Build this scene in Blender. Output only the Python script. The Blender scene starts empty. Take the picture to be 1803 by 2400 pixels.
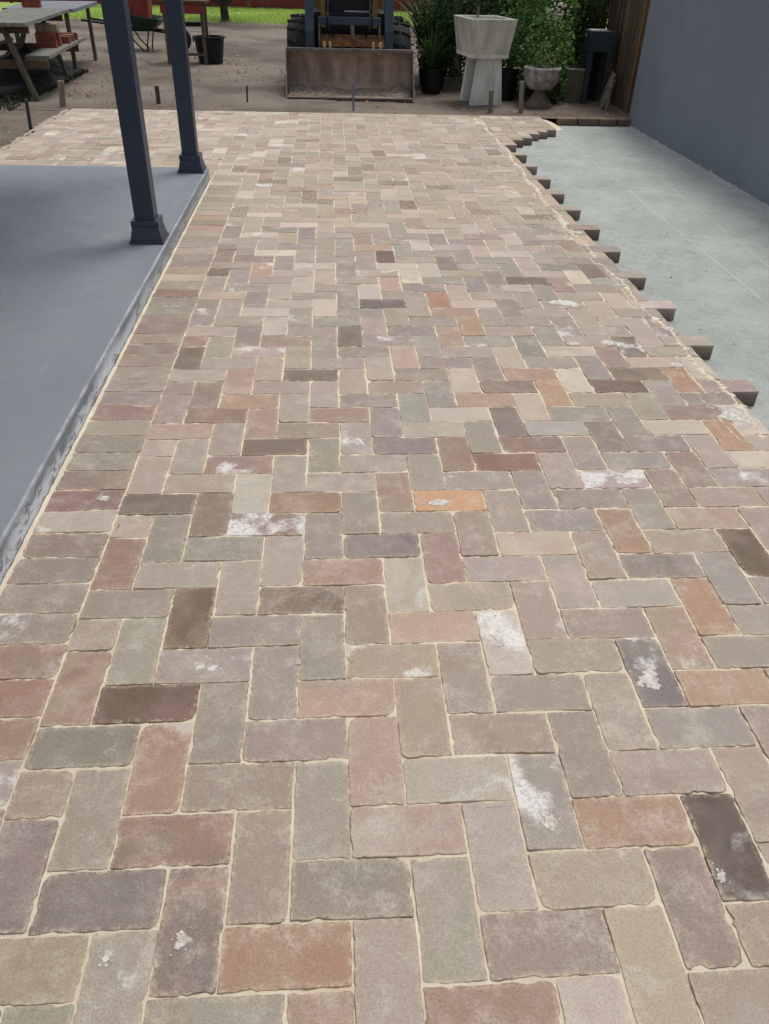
import bpy, bmesh, math, random
import numpy as np
from mathutils import Vector, Matrix

scene = bpy.context.scene
COL = scene.collection
U = 0.1175                                   # one brick width plus joint, in metres

# ------------------------------------------------------------------ camera
F_PX, PITCH, YAW, ROLL = 1827.2, 0.6207724, 0.0769822, 0.0303077
CAM = np.array([5.82927, -10.23653, 12.35047]) * U
_f = np.array([math.sin(YAW) * math.cos(PITCH), math.cos(YAW) * math.cos(PITCH), -math.sin(PITCH)])
_r0 = np.array([math.cos(YAW), -math.sin(YAW), 0.0])
_u0 = np.cross(_r0, _f)
_r = _r0 * math.cos(ROLL) + _u0 * math.sin(ROLL)
_u = -_r0 * math.sin(ROLL) + _u0 * math.cos(ROLL)
cam_data = bpy.data.cameras.new("camera")
cam = bpy.data.objects.new("camera", cam_data)
COL.objects.link(cam)
cam.matrix_world = Matrix(((_r[0], _u[0], -_f[0], CAM[0]), (_r[1], _u[1], -_f[1], CAM[1]), (_r[2], _u[2], -_f[2], CAM[2]), (0, 0, 0, 1)))
cam_data.sensor_fit = 'VERTICAL'
cam_data.sensor_height = 36.0
cam_data.lens = F_PX / 2400.0 * 36.0
cam_data.clip_start = 0.05
cam_data.clip_end = 500.0
scene.camera = cam
scene.render.resolution_x, scene.render.resolution_y = 769, 1024

# ------------------------------------------------------------------ sky, sun, exposure
SUN_EL, SUN_AZ = math.radians(70), math.radians(42)     # azimuth from +Y towards +X
world = bpy.data.worlds.new("World")
scene.world = world
world.use_nodes = True
wn, wl = world.node_tree.nodes, world.node_tree.links
wn.clear()
wo = wn.new("ShaderNodeOutputWorld")
bg = wn.new("ShaderNodeBackground")
sky = wn.new("ShaderNodeTexSky")
sky.sky_type = 'NISHITA'
sky.sun_disc = False
sky.sun_elevation = SUN_EL
sky.sun_rotation = SUN_AZ
sky.air_density, sky.dust_density, sky.ozone_density = 1.0, 3.0, 1.0
hs = wn.new("ShaderNodeHueSaturation")
hs.inputs["Saturation"].default_value = 0.32           # cloud veil: a paler, greyer sky
wl.new(sky.outputs[0], hs.inputs["Color"])
wl.new(hs.outputs[0], bg.inputs["Color"])
bg.inputs["Strength"].default_value = 0.10
wl.new(bg.outputs[0], wo.inputs["Surface"])
sun_d = bpy.data.lights.new("sun", 'SUN')
sun_d.energy = 1.0
sun_d.angle = math.radians(18)
sun_d.color = (1.0, 0.95, 0.87)
sun = bpy.data.objects.new("sun", sun_d)
COL.objects.link(sun)
_sd = Vector((math.sin(SUN_AZ) * math.cos(SUN_EL), math.cos(SUN_AZ) * math.cos(SUN_EL), math.sin(SUN_EL)))
sun.rotation_euler = _sd.to_track_quat('Z', 'Y').to_euler()
sun.location = (0, 0, 12)
scene.view_settings.view_transform = 'Standard'
scene.view_settings.look = 'None'
scene.view_settings.gamma = 1.0
scene.view_settings.use_curve_mapping = False
scene.view_settings.exposure = 0.53
scene.render.engine = 'CYCLES'
scene.cycles.max_bounces = 4
scene.cycles.diffuse_bounces = 3

# ------------------------------------------------------------------ helpers
def S(r, g, b, a=1.0):
    def f(c):
        c /= 255.0
        return c / 12.92 if c <= 0.04045 else ((c + 0.055) / 1.055) ** 2.4
    return (f(r), f(g), f(b), a)

def tag(o, label=None, cat=None, group=None, kind=None):
    if label: o["label"] = label
    if cat: o["category"] = cat
    if group: o["group"] = group
    if kind: o["kind"] = kind
    return o

def empty(name, loc, label=None, cat=None, group=None, kind=None):
    o = bpy.data.objects.new(name, None)
    o.empty_display_size = 0.1
    o.location = loc
    COL.objects.link(o)
    return tag(o, label, cat, group, kind)

def base_of(o):
    p = Vector((0, 0, 0))
    while o is not None:
        p += o.location
        o = o.parent
    return p

class MB:
    """collects faces in world coordinates, then links them as one mesh object"""
    def __init__(self):
        self.v, self.f = [], []
    def add(self, verts, faces):
        n = len(self.v)
        self.v += [tuple(p) for p in verts]
        self.f += [tuple(i + n for i in fc) for fc in faces]
        return self
    def box(self, c, s, rz=0.0, M=None):
        hx, hy, hz = s[0] / 2, s[1] / 2, s[2] / 2
        vs = [Vector((x, y, z)) for x in (-hx, hx) for y in (-hy, hy) for z in (-hz, hz)]
        R = M if M is not None else Matrix.Rotation(rz, 3, 'Z')
        vs = [R @ p + Vector(c) for p in vs]
        return self.add(vs, [(0, 1, 3, 2), (4, 6, 7, 5), (0, 4, 5, 1), (2, 3, 7, 6), (0, 2, 6, 4), (1, 5, 7, 3)])
    def bar(self, p0, p1, w, h, up=(0, 0, 1)):
        p0, p1 = Vector(p0), Vector(p1)
        d = (p1 - p0)
        L = d.length
        d.normalize()
        upv = Vector(up)
        if abs(d.dot(upv)) > 0.98: upv = Vector((0, 1, 0))
        sx = d.cross(upv).normalized()
        sz = sx.cross(d).normalized()
        M = Matrix((sx, d, sz)).transposed()
        return self.box((p0 + p1) / 2, (w, L, h), M=M)
    def tube(self, p0, p1, r0, r1=None, n=8, caps=True):
        r1 = r0 if r1 is None else r1
        p0, p1 = Vector(p0), Vector(p1)
        d = (p1 - p0).normalized()
        a = d.orthogonal().normalized()
        b = d.cross(a)
        vs = []
        for p, r in ((p0, r0), (p1, r1)):
            for i in range(n):
                t = 2 * math.pi * i / n
                vs.append(p + a * math.cos(t) * r + b * math.sin(t) * r)
        fs = [(i, (i + 1) % n, n + (i + 1) % n, n + i) for i in range(n)]
        if caps: fs += [tuple(range(n - 1, -1, -1)), tuple(range(n, 2 * n))]
        return self.add(vs, fs)
    def path(self, pts, radii, n=7):
        for i in range(len(pts) - 1):
            self.tube(pts[i], pts[i + 1], radii[i], radii[i + 1], n)
        return self
    def lathe(self, c, prof, n=24, wob=0.0, rng=None):
        vs, fs = [], []
        for r, z in prof:
            for i in range(n):
                t = 2 * math.pi * i / n
                k = 1 + (rng.uniform(-wob, wob) if rng else 0)
                vs.append((c[0] + r * k * math.cos(t), c[1] + r * k * math.sin(t), c[2] + z))
        for j in range(len(prof) - 1):
            for i in range(n):
                fs.append((j * n + i, j * n + (i + 1) % n, (j + 1) * n + (i + 1) % n, (j + 1) * n + i))
        return self.add(vs, fs)
    def prism(self, poly, axis, a, b):
        """poly: 2-D outline, extruded along axis 'x','y' or 'z' from a to b"""
        def P(u, v, w):
            return {'x': (w, u, v), 'y': (u, w, v), 'z': (u, v, w)}[axis]
        n = len(poly)
        vs = [P(u, v, a) for u, v in poly] + [P(u, v, b) for u, v in poly]
        fs = [tuple(range(n - 1, -1, -1)), tuple(range(n, 2 * n))] + [(i, (i + 1) % n, n + (i + 1) % n, n + i) for i in range(n)]
        return self.add(vs, fs)
    def frustum(self, c, bot, top, h, rz=0.0):
        """rectangular tapered block: bot/top are (sx, sy)"""
        vs = []
        R = Matrix.Rotation(rz, 3, 'Z')
        for (sx, sy), z in ((bot, 0), (top, h)):
            for x, y in ((-1, -1), (1, -1), (1, 1), (-1, 1)):
                p = R @ Vector((x * sx / 2, y * sy / 2, z))
                vs.append((c[0] + p.x, c[1] + p.y, c[2] + p.z))
        return self.add(vs, [(3, 2, 1, 0), (4, 5, 6, 7), (0, 1, 5, 4), (1, 2, 6, 5), (2, 3, 7, 6), (3, 0, 4, 7)])
    def build(self, name, mat, parent=None, bevel=0.0, smooth=False, fix=True, loc=None):
        me = bpy.data.meshes.new(name)
        off = base_of(parent) if parent is not None else Vector(loc or (0, 0, 0))
        me.from_pydata([(p[0] - off.x, p[1] - off.y, p[2] - off.z) for p in self.v], [], self.f)
        if fix:
            bm = bmesh.new(); bm.from_mesh(me)
            bmesh.ops.recalc_face_normals(bm, faces=bm.faces)
            if bevel > 0:
                bmesh.ops.bevel(bm, geom=[e for e in bm.edges if e.calc_face_angle(0) > 0.5], offset=bevel, segments=2, affect='EDGES', profile=0.6)
            bm.to_mesh(me); bm.free()
        me.materials.append(mat)
        if smooth:
            me.polygons.foreach_set("use_smooth", [True] * len(me.polygons))
        o = bpy.data.objects.new(name, me)
        COL.objects.link(o)
        if parent is not None: o.parent = parent
        else: o.location = off
        return o

def wavy(x, y, seed, n=10, base=1.0):
    """smooth pseudo-noise in about [-1, 1] for numpy arrays"""
    rg = np.random.default_rng(seed)
    out = np.zeros_like(x)
    tot = 0.0
    for i in range(n):
        k = base * (1.0 + 0.55 * i) * rg.uniform(0.7, 1.3)
        a = rg.uniform(0, 2 * math.pi)
        ph = rg.uniform(0, 2 * math.pi)
        w = 1.0 / (1 + 0.35 * i)
        out += w * np.sin(k * (x * math.cos(a) + y * math.sin(a)) + ph)
        tot += w
    return out / tot * 2.0

def grid_mesh(name, xs, ys, zf, mat, parent=None, smooth=True):
    X, Y = np.meshgrid(xs, ys)
    Z = zf(X, Y)
    nx, ny = len(xs), len(ys)
    V = np.stack([X.ravel(), Y.ravel(), Z.ravel()], 1)
    idx = np.arange(nx * ny).reshape(ny, nx)
    Fq = np.stack([idx[:-1, :-1].ravel(), idx[:-1, 1:].ravel(), idx[1:, 1:].ravel(), idx[1:, :-1].ravel()], 1)
    me = bpy.data.meshes.new(name)
    me.from_pydata(V.tolist(), [], Fq.tolist())
    if smooth: me.polygons.foreach_set("use_smooth", [True] * len(me.polygons))
    me.materials.append(mat)
    o = bpy.data.objects.new(name, me)
    COL.objects.link(o)
    if parent is not None: o.parent = parent
    return o

# ------------------------------------------------------------------ materials
class NT:
    def __init__(self, name):
        self.m = bpy.data.materials.new(name)
        self.m.use_nodes = True
        self.t = self.m.node_tree
        self.N, self.L = self.t.nodes, self.t.links
        self.b = self.N["Principled BSDF"]
        self.b.inputs["Specular IOR Level"].default_value = 0.3
        self.pos = self.N.new("ShaderNodeNewGeometry").outputs["Position"]
    def link(self, a, b): self.L.new(a, b)
    def val(self, x, sock):
        if hasattr(x, "is_linked"): self.L.new(x, sock)
        else: sock.default_value = x
    def math(self, op, a, b=0.0, c=0.0, clamp=False):
        n = self.N.new("ShaderNodeMath"); n.operation = op; n.use_clamp = clamp
        for i, x in enumerate((a, b, c)): self.val(x, n.inputs[i])
        return n.outputs[0]
    def mix(self, fac, a, b, mode='MIX'):
        n = self.N.new("ShaderNodeMix"); n.data_type = 'RGBA'; n.blend_type = mode; n.clamp_factor = True
        self.val(fac, n.inputs[0]); self.val(a, n.inputs[6]); self.val(b, n.inputs[7])
        return n.outputs[2]
    def noise(self, vec, scale, detail=3.0, rough=0.55, dist=0.0):
        n = self.N.new("ShaderNodeTexNoise")
        self.val(vec, n.inputs["Vector"])
        n.inputs["Scale"].default_value = scale
        n.inputs["Detail"].default_value = detail
        n.inputs["Roughness"].default_value = rough
        n.inputs["Distortion"].default_value = dist
        return n.outputs["Fac"]
    def ramp(self, fac, a, b, c0=0.0, c1=1.0):
        n = self.N.new("ShaderNodeMapRange"); n.interpolation_type = 'SMOOTHSTEP'
        self.val(fac, n.inputs[0])
        for i, x in enumerate((a, b, c0, c1)): n.inputs[i + 1].default_value = x
        return n.outputs[0]
    def scale(self, vec, s):
        n = self.N.new("ShaderNodeVectorMath"); n.operation = 'MULTIPLY'
        self.val(vec, n.inputs[0]); n.inputs[1].default_value = s
        return n.outputs[0]
    def attr(self, name):
        n = self.N.new("ShaderNodeAttribute"); n.attribute_name = name
        return n
    def bump(self, h, dist, strength=1.0):
        n = self.N.new("ShaderNodeBump")
        n.inputs["Distance"].default_value = dist
        n.inputs["Strength"].default_value = strength
        self.L.new(h, n.inputs["Height"])
        self.L.new(n.outputs[0], self.b.inputs["Normal"])
    def color(self, c): self.val(c, self.b.inputs["Base Color"])
    def rough(self, r): self.val(r, self.b.inputs["Roughness"])

def simple(name, c1, c2=None, scale=8.0, rough=0.8, bump=0.002, bscale=None, metal=0.0, stretch=(1, 1, 1), speck=0.0, spec=0.3, detail=4.0):
    """two blended tones, fine relief, optional dirt specks"""
    n = NT(name)
    v = n.scale(n.pos, stretch)
    c2 = c2 or tuple(x * 0.78 for x in c1[:3]) + (1,)
    col = n.mix(n.ramp(n.noise(v, scale, detail), 0.32, 0.68), c1, c2)
    if speck:
        col = n.mix(n.ramp(n.noise(v, scale * 9, 3), 0.56, 0.70, 0, speck), col, tuple(x * 0.45 for x in c1[:3]) + (1,))
    n.color(col); n.rough(rough)
    n.b.inputs["Metallic"].default_value = metal
    n.b.inputs["Specular IOR Level"].default_value = spec
    if bump: n.bump(n.noise(v, bscale or scale * 12, 4), bump)
    return n.m

def brick_material():
    n = NT("old_brick")
    seed = n.attr("seed").outputs["Fac"]
    comb = n.N.new("ShaderNodeCombineXYZ")
    n.val(n.math('MULTIPLY', seed, 17.3), comb.inputs[0])
    n.val(n.math('MULTIPLY', seed, -9.1), comb.inputs[1])
    n.val(seed, comb.inputs[2])
    add = n.N.new("ShaderNodeVectorMath"); add.operation = 'ADD'
    n.link(n.pos, add.inputs[0]); n.link(comb.outputs[0], add.inputs[1])
    v = add.outputs[0]
    ca, cb = n.attr("ca").outputs["Color"], n.attr("cb").outputs["Color"]
    col = n.mix(n.ramp(n.noise(v, 7, 2, 0.5, 0.8), 0.30, 0.70), ca, cb)
    fine = n.noise(v, 240, 3, 0.8)
    col = n.mix(n.ramp(fine, 0.58, 0.34, 0.0, 0.55), col, n.mix(1.0, col, (0.66, 0.61, 0.57, 1), 'MULTIPLY'))
    # dark fired freckles and pits
    mid = n.noise(v, 85, 4, 0.8)
    pit = n.ramp(mid, 0.61, 0.68, 0, 0.5)
    col = n.mix(pit, col, n.mix(1.0, col, (0.50, 0.45, 0.42, 1), 'MULTIPLY'))
    # thin film of mortar bloom and swept sand, in gritty smears
    cloud = n.noise(v, 11, 6, 0.82, 0.3)
    film = n.math('MULTIPLY', n.ramp(cloud, 0.44, 0.72, 0.10, 0.62), n.ramp(fine, 0.32, 0.60, 0.35, 1.0))
    bw = n.N.new("ShaderNodeRGBToBW"); n.link(ca, bw.inputs[0])
    clean = n.ramp(bw.outputs[0], 0.10, 0.24, 0.30, 1.0)      # dense dark bricks take less bloom
    col = n.mix(n.math('MULTIPLY', film, clean), col, S(212, 203, 191))
    edge = n.attr("edge").outputs["Fac"]
    em = n.math('MULTIPLY', edge, n.ramp(mid, 0.36, 0.56, 0.85, 0.0), clamp=True)
    col = n.mix(em, col, S(206, 188, 160))
    # sides darkened in colour: part soil stain, part stand-in for their shade
    col = n.mix(n.math('MULTIPLY', edge, -0.85, clamp=True), col, S(92, 74, 60))
    wh = n.attr("white").outputs["Fac"]
    big = n.noise(v, 6.5, 2, 0.5, 0.3)
    wn_ = n.math('ADD', n.math('ADD', n.math('MULTIPLY', big, 0.66), n.math('MULTIPLY', cloud, 0.34)), n.math('MULTIPLY', wh, 0.15))
    wm = n.math('MULTIPLY', n.ramp(wn_, 0.61, 0.70), n.math('MINIMUM', n.math('MULTIPLY', wh, 3.0), 0.92))
    wm = n.math('MULTIPLY', wm, n.ramp(mid, 0.36, 0.54, 0.25, 1.0))
    col = n.mix(wm, col, S(228, 226, 222))
    n.color(col)
    n.rough(n.ramp(cloud, 0.40, 0.65, 0.50, 0.78))
    n.b.inputs["Specular IOR Level"].default_value = 0.42
    h = n.math('ADD', mid, n.math('MULTIPLY', fine, 0.5))
    n.bump(h, 0.0020, 0.9)
    return n.m

def sand_material():
    n = NT("joint_sand")
    col = n.mix(n.ramp(n.noise(n.pos, 5, 4), 0.35, 0.65), S(242, 232, 211), S(230, 216, 191))
    col = n.mix(n.ramp(n.noise(n.pos, 500, 2), 0.5, 0.75, 0, 0.5), col, S(172, 152, 124))
    n.color(col); n.rough(0.95)
    n.bump(n.noise(n.pos, 260, 4, 0.75), 0.004, 1.0)
    return n.m

def veranda_material():
    n = NT("painted_slab")
    sep = n.N.new("ShaderNodeSeparateXYZ"); n.link(n.pos, sep.inputs[0])
    x, y = sep.outputs[0], sep.outputs[1]
    col = n.mix(n.ramp(n.noise(n.pos, 1.4, 5, 0.6), 0.3, 0.7), S(126, 132, 140), S(136, 142, 149))
    col = n.mix(n.ramp(n.noise(n.scale(n.pos, (1, 0.25, 1)), 9, 5, 0.65), 0.55, 0.75, 0, 0.35), col, S(158, 164, 170))
    col = n.mix(n.ramp(n.noise(n.pos, 2.6, 4, 0.6), 0.62, 0.72, 0, 0.3), col, S(136, 132, 122))
    z = sep.outputs[2]
    # lime splashes on the outer face, paint worn thin along the arris
    face = n.ramp(x, -0.262, -0.254)
    streak = n.noise(n.scale(n.pos, (6, 5.5, 16)), 1.5, 7, 0.74, 0.5)
    low = n.ramp(n.math('ADD', z, n.math('MULTIPLY', n.noise(n.pos, 3.5, 3), -0.12)), -0.04, 0.022, 1, 0)
    m1 = n.math('MULTIPLY', n.math('MULTIPLY', n.ramp(streak, 0.41, 0.50), low), n.math('MULTIPLY', face, n.ramp(y, 1.6, 3.6, 1.0, 0.4)))
    col = n.mix(n.math('MULTIPLY', m1, 0.9), col, S(226, 232, 240))
    ar = n.math('MULTIPLY', n.ramp(x, -0.266, -0.258), n.ramp(z, 0.070, 0.079))
    col = n.mix(n.math('MULTIPLY', ar, n.ramp(n.noise(n.scale(n.pos, (3, 2, 3)), 3, 5, 0.7), 0.40, 0.62, 0.15, 0.8)), col, S(186, 192, 200))
    scuff = n.ramp(n.noise(n.scale(n.pos, (3.0, 0.8, 1)), 14, 6, 0.75, 0.3), 0.58, 0.74, 0, 0.2)
    col = n.mix(scuff, col, S(172, 178, 184))
    drip = n.ramp(n.noise(n.pos, 38, 4, 0.7), 0.66, 0.72, 0, 0.30)
    col = n.mix(drip, col, S(112, 114, 114))
    n.color(col)
    n.rough(n.ramp(n.noise(n.pos, 7, 4), 0.3, 0.7, 0.5, 0.68))
    n.bump(n.noise(n.pos, 60, 4), 0.0008)
    return n.m

def concrete_material():
    n = NT("raw_concrete")
    sep = n.N.new("ShaderNodeSeparateXYZ"); n.link(n.pos, sep.inputs[0])
    x, y = sep.outputs[0], sep.outputs[1]
    col = n.mix(n.ramp(n.noise(n.pos, 2.2, 6, 0.65), 0.3, 0.7), S(190, 196, 190), S(168, 175, 169))
    col = n.mix(n.ramp(n.noise(n.scale(n.pos, (0.5, 3, 1)), 5, 6, 0.7), 0.5, 0.75, 0, 0.45), col, S(190, 194, 188))
    col = n.mix(n.ramp(n.noise(n.pos, 3.4, 6, 0.75, 0.6), 0.58, 0.74, 0, 0.6), col, S(138, 142, 134))
    col = n.mix(n.ramp(n.noise(n.pos, 9, 7, 0.8, 0.4), 0.48, 0.66, 0, 0.6), col, S(150, 156, 152))
    col = n.mix(n.ramp(n.noise(n.pos, 70, 5, 0.8), 0.50, 0.66, 0, 0.7), col, S(142, 146, 142))
    col = n.mix(n.ramp(n.noise(n.scale(n.pos, (1, 4, 1)), 22, 4, 0.8), 0.56, 0.68, 0, 0.55), col, S(212, 216, 211))
    for xa, sl, w, k in ((3.10, 0.01, 0.004, 0.6), (3.43, 0.058, 0.004, 0.5), (3.72, 0.01, 0.003, 0.3)):
        xl = n.math('ADD', n.math('MULTIPLY', n.math('SUBTRACT', y, 4.0), sl), xa)
        ln = n.ramp(n.math('ABSOLUTE', n.math('SUBTRACT', x, xl)), w * 0.4, w * 1.6, 1, 0)
        ln = n.math('MULTIPLY', ln, n.ramp(n.noise(n.scale(n.pos, (1, 1.5, 1)), 3, 4), 0.35, 0.6, 0.1, k))
        col = n.mix(ln, col, S(222, 224, 216))
    n.color(col); n.rough(0.9)
    n.bump(n.math('ADD', n.noise(n.pos, 120, 4), n.noise(n.scale(n.pos, (1, 5, 1)), 14, 5, 0.7)), 0.006)
    return n.m

def wall_material():
    n = NT("wall_paint")
    col = n.mix(n.ramp(n.noise(n.pos, 1.1, 5, 0.6), 0.3, 0.7), S(116, 124, 135), S(126, 134, 144))
    col = n.mix(n.ramp(n.noise(n.scale(n.pos, (1, 1, 0.2)), 16, 5, 0.7), 0.58, 0.78, 0, 0.25), col, S(108, 114, 124))
    sep = n.N.new("ShaderNodeSeparateXYZ"); n.link(n.pos, sep.inputs[0])
    splash = n.math('MULTIPLY', n.ramp(sep.outputs[2], -0.07, 0.16, 1, 0), n.ramp(n.noise(n.pos, 14, 6, 0.78), 0.44, 0.64, 0, 0.6))
    col = n.mix(splash, col, S(140, 144, 146))
    col = n.mix(n.ramp(n.noise(n.pos, 55, 5, 0.8), 0.60, 0.70, 0, 0.18), col, S(150, 156, 164))
    n.color(col); n.rough(0.55)
    n.bump(n.noise(n.pos, 70, 5), 0.003)
    return n.m

def dirt_material():
    n = NT("yard_dirt")
    col = n.mix(n.ramp(n.noise(n.pos, 0.45, 6, 0.7), 0.36, 0.64), S(136, 125, 114), S(98, 87, 76))
    col = n.mix(n.ramp(n.noise(n.pos, 2.4, 6, 0.7, 0.5), 0.55, 0.72, 0, 0.6), col, S(134, 121, 108))
    col = n.mix(n.ramp(n.noise(n.pos, 1.5, 5, 0.7), 0.62, 0.74, 0, 0.5), col, S(78, 76, 54))
    col = n.mix(n.ramp(n.noise(n.pos, 45, 5, 0.75), 0.5, 0.72, 0, 0.6), col, S(62, 54, 46))
    n.color(col); n.rough(0.97)
    n.bump(n.noise(n.pos, 28, 6, 0.7), 0.015)
    return n.m

def leaf_material(name, c1, c2, rough=0.5):
    n = NT(name)
    a = n.attr("lv").outputs["Fac"]
    col = n.mix(a, c1, c2)
    n.color(col); n.rough(rough)
    n.b.inputs["Transmission Weight"].default_value = 0.0
    tr = n.N.new("ShaderNodeBsdfTranslucent")
    n.link(col, tr.inputs[0])
    ms = n.N.new("ShaderNodeMixShader"); ms.inputs[0].default_value = 0.25
    out = n.N["Material Output"]
    n.link(n.b.outputs[0], ms.inputs[1]); n.link(tr.outputs[0], ms.inputs[2]); n.link(ms.outputs[0], out.inputs[0])
    return n.m

def wood_material(name, c1, c2, axis=(1, 1, 0.06), scale=40):
    n = NT(name)
    v = n.scale(n.pos, axis)
    g = n.noise(v, scale, 5, 0.65, 0.3)
    col = n.mix(n.ramp(g, 0.3, 0.7), c1, c2)
    col = n.mix(n.ramp(n.noise(n.pos, 3, 4), 0.5, 0.75, 0, 0.4), col, tuple(x * 0.5 for x in c1[:3]) + (1,))
    n.color(col); n.rough(0.85)
    n.bump(g, 0.003)
    return n.m

M = {}
M['brick'] = brick_material()
M['sand'] = sand_material()
M['veranda'] = veranda_material()
M['concrete'] = concrete_material()
M['wall'] = wall_material()
M['dirt'] = dirt_material()
M['mortar'] = simple("old_mortar", S(190, 180, 162), S(150, 140, 124), 14, 0.95, 0.004, 90)
M['navy'] = simple("navy_paint", S(47, 57, 75), S(54, 64, 81), 3, 0.42, 0.0006, 40, spec=0.4)
M['roofpaint'] = simple("roof_paint", S(210, 210, 206), S(200, 200, 196), 2, 0.5, 0)
M['lawn_soil'] = simple("lawn_soil", S(140, 166, 80), S(160, 186, 98), 3, 0.95, 0.01, 40)
M['steel_worn'] = simple("worn_bucket_steel", S(178, 158, 142), S(134, 118, 106), 6, 0.7, 0.003, 60, metal=0.0, speck=0.5, stretch=(1, 1, 0.35))
M['steel_edge'] = simple("bucket_rim_steel", S(124, 114, 108), S(98, 90, 86), 10, 0.55, 0.001, 80, metal=0.2)
M['tyre'] = simple("tyre_rubber", S(52, 52, 56), S(40, 40, 42), 12, 0.85, 0.003, 90, speck=0.3)
M['machine_blue'] = simple("machine_blue_grey", S(58, 70, 86), S(48, 58, 74), 6, 0.5, 0.001, 60)
M['machine_yellow'] = simple("machine_yellow", S(150, 118, 66), S(128, 98, 56), 7, 0.55, 0.001, 60, speck=0.4)
M['machine_orange'] = simple("rusty_orange", S(128, 88, 48), S(84, 58, 38), 14, 0.75, 0.002, 90, speck=0.5)
M['pale_metal'] = simple("scraped_metal", S(226, 196, 158), S(180, 146, 112), 30, 0.5, 0.001, 90)
M['black'] = simple("black_plastic", S(26, 26, 30), S(20, 20, 23), 6, 0.5, 0.001, 60)
M['lime'] = simple("lime_splash", S(224, 221, 214), S(186, 178, 168), 60, 0.95, 0.002, 240)
M['white'] = simple("white_paint", S(200, 202, 206), S(180, 182, 188), 20, 0.6, 0.0005)
M['trough'] = simple("trough_concrete", S(204, 204, 190), S(164, 164, 150), 7, 0.92, 0.003, 70, stretch=(1, 1, 0.4), speck=0.25)
M['trough_pale'] = simple("pale_concrete", S(228, 230, 226), S(196, 196, 188), 8, 0.9, 0.003, 70, stretch=(1, 1, 0.3), speck=0.2)
M['urn'] = simple("urn_stone", S(178, 174, 168), S(124, 120, 114), 14, 0.9, 0.004, 60, speck=0.3)
M['charcoal'] = simple("charcoal_planter", S(56, 66, 72), S(46, 54, 60), 5, 0.6, 0.001, 60)
M['olive_pot'] = simple("olive_glaze", S(128, 126, 100), S(104, 102, 80), 6, 0.6, 0.001, 60)
M['grey_block'] = simple("grey_block", S(124, 118, 108), S(100, 94, 86), 10, 0.92, 0.003, 80)
M['soil'] = simple("potting_soil", S(56, 44, 34), S(40, 32, 26), 20, 0.97, 0.006, 60)
M['peg'] = wood_material("peg_wood", S(150, 140, 126), S(110, 98, 84))
M['peg_rust'] = simple("rusty_rod", S(104, 84, 66), S(76, 62, 52), 30, 0.85, 0.001, 90)
M['peg_dark'] = simple("dark_rod", S(64, 66, 68), S(50, 52, 54), 30, 0.7, 0.001, 90)
M['grey_wood'] = wood_material("weathered_table_wood", S(134, 134, 126), S(104, 104, 96), (1, 0.06, 1))
M['leg_wood'] = wood_material("table_leg_wood", S(104, 100, 86), S(78, 74, 62), (1, 1, 0.08))
M['brown_wood'] = wood_material("brown_wood", S(104, 84, 66), S(78, 62, 50), (0.1, 1, 1))
M['fence_wood'] = wood_material("paling_wood", S(104, 92, 78), S(72, 62, 54), (1, 1, 0.05), 30)
M['fence_wood_warm'] = wood_material("paling_wood_warm", S(146, 108, 72), S(104, 76, 52), (1, 1, 0.05), 30)
M['red_fence'] = simple("red_steel_sheet", S(128, 58, 54), S(116, 50, 48), 1.5, 0.6, 0)
M['red_fence_post'] = simple("red_steel_post", S(104, 50, 46), S(96, 44, 42), 2, 0.6, 0)
M['red_brick'] = simple("red_brick", S(142, 78, 62), S(112, 62, 52), 14, 0.9, 0.002, 90, speck=0.3)
M['tan_block'] = simple("tan_sandstone", S(146, 136, 112), S(118, 108, 88), 10, 0.92, 0.003, 70)
M['green_tray'] = simple("dark_green_paint", S(34, 66, 52), S(26, 50, 42), 8, 0.5, 0.001, 60)
M['red_paint'] = simple("faded_red_paint", S(150, 66, 56), S(124, 54, 48), 8, 0.6, 0.001, 60)
M['bark'] = simple("bark", S(70, 62, 54), S(46, 42, 38), 18, 0.95, 0.01, 30, stretch=(1, 1, 0.3))
M['leaf_dark'] = leaf_material("shrub_leaf", S(28, 52, 26), S(88, 126, 64))
M['leaf_mid'] = leaf_material("bush_leaf", S(56, 94, 46), S(156, 198, 112))
M['leaf_strap'] = leaf_material("strap_leaf", S(26, 46, 22), S(70, 98, 46))
M['grass'] = leaf_material("grass_blade", S(150, 178, 84), S(196, 216, 124), 0.7)
M['weed'] = leaf_material("weed_blade", S(26, 42, 16), S(54, 70, 30), 0.7)
M['petal'] = leaf_material("petal", S(226, 206, 204), S(240, 228, 224), 0.6)
M['clod'] = simple("clod", S(160, 146, 132), S(116, 104, 92), 20, 0.97, 0.004, 60)
M['blue_sheet'] = simple("grey_sheet", S(128, 130, 138), S(108, 110, 118), 5, 0.6, 0.001, 40)
M['string'] = simple("string_line", S(120, 132, 142), S(110, 120, 130), 20, 0.8, 0)

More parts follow.
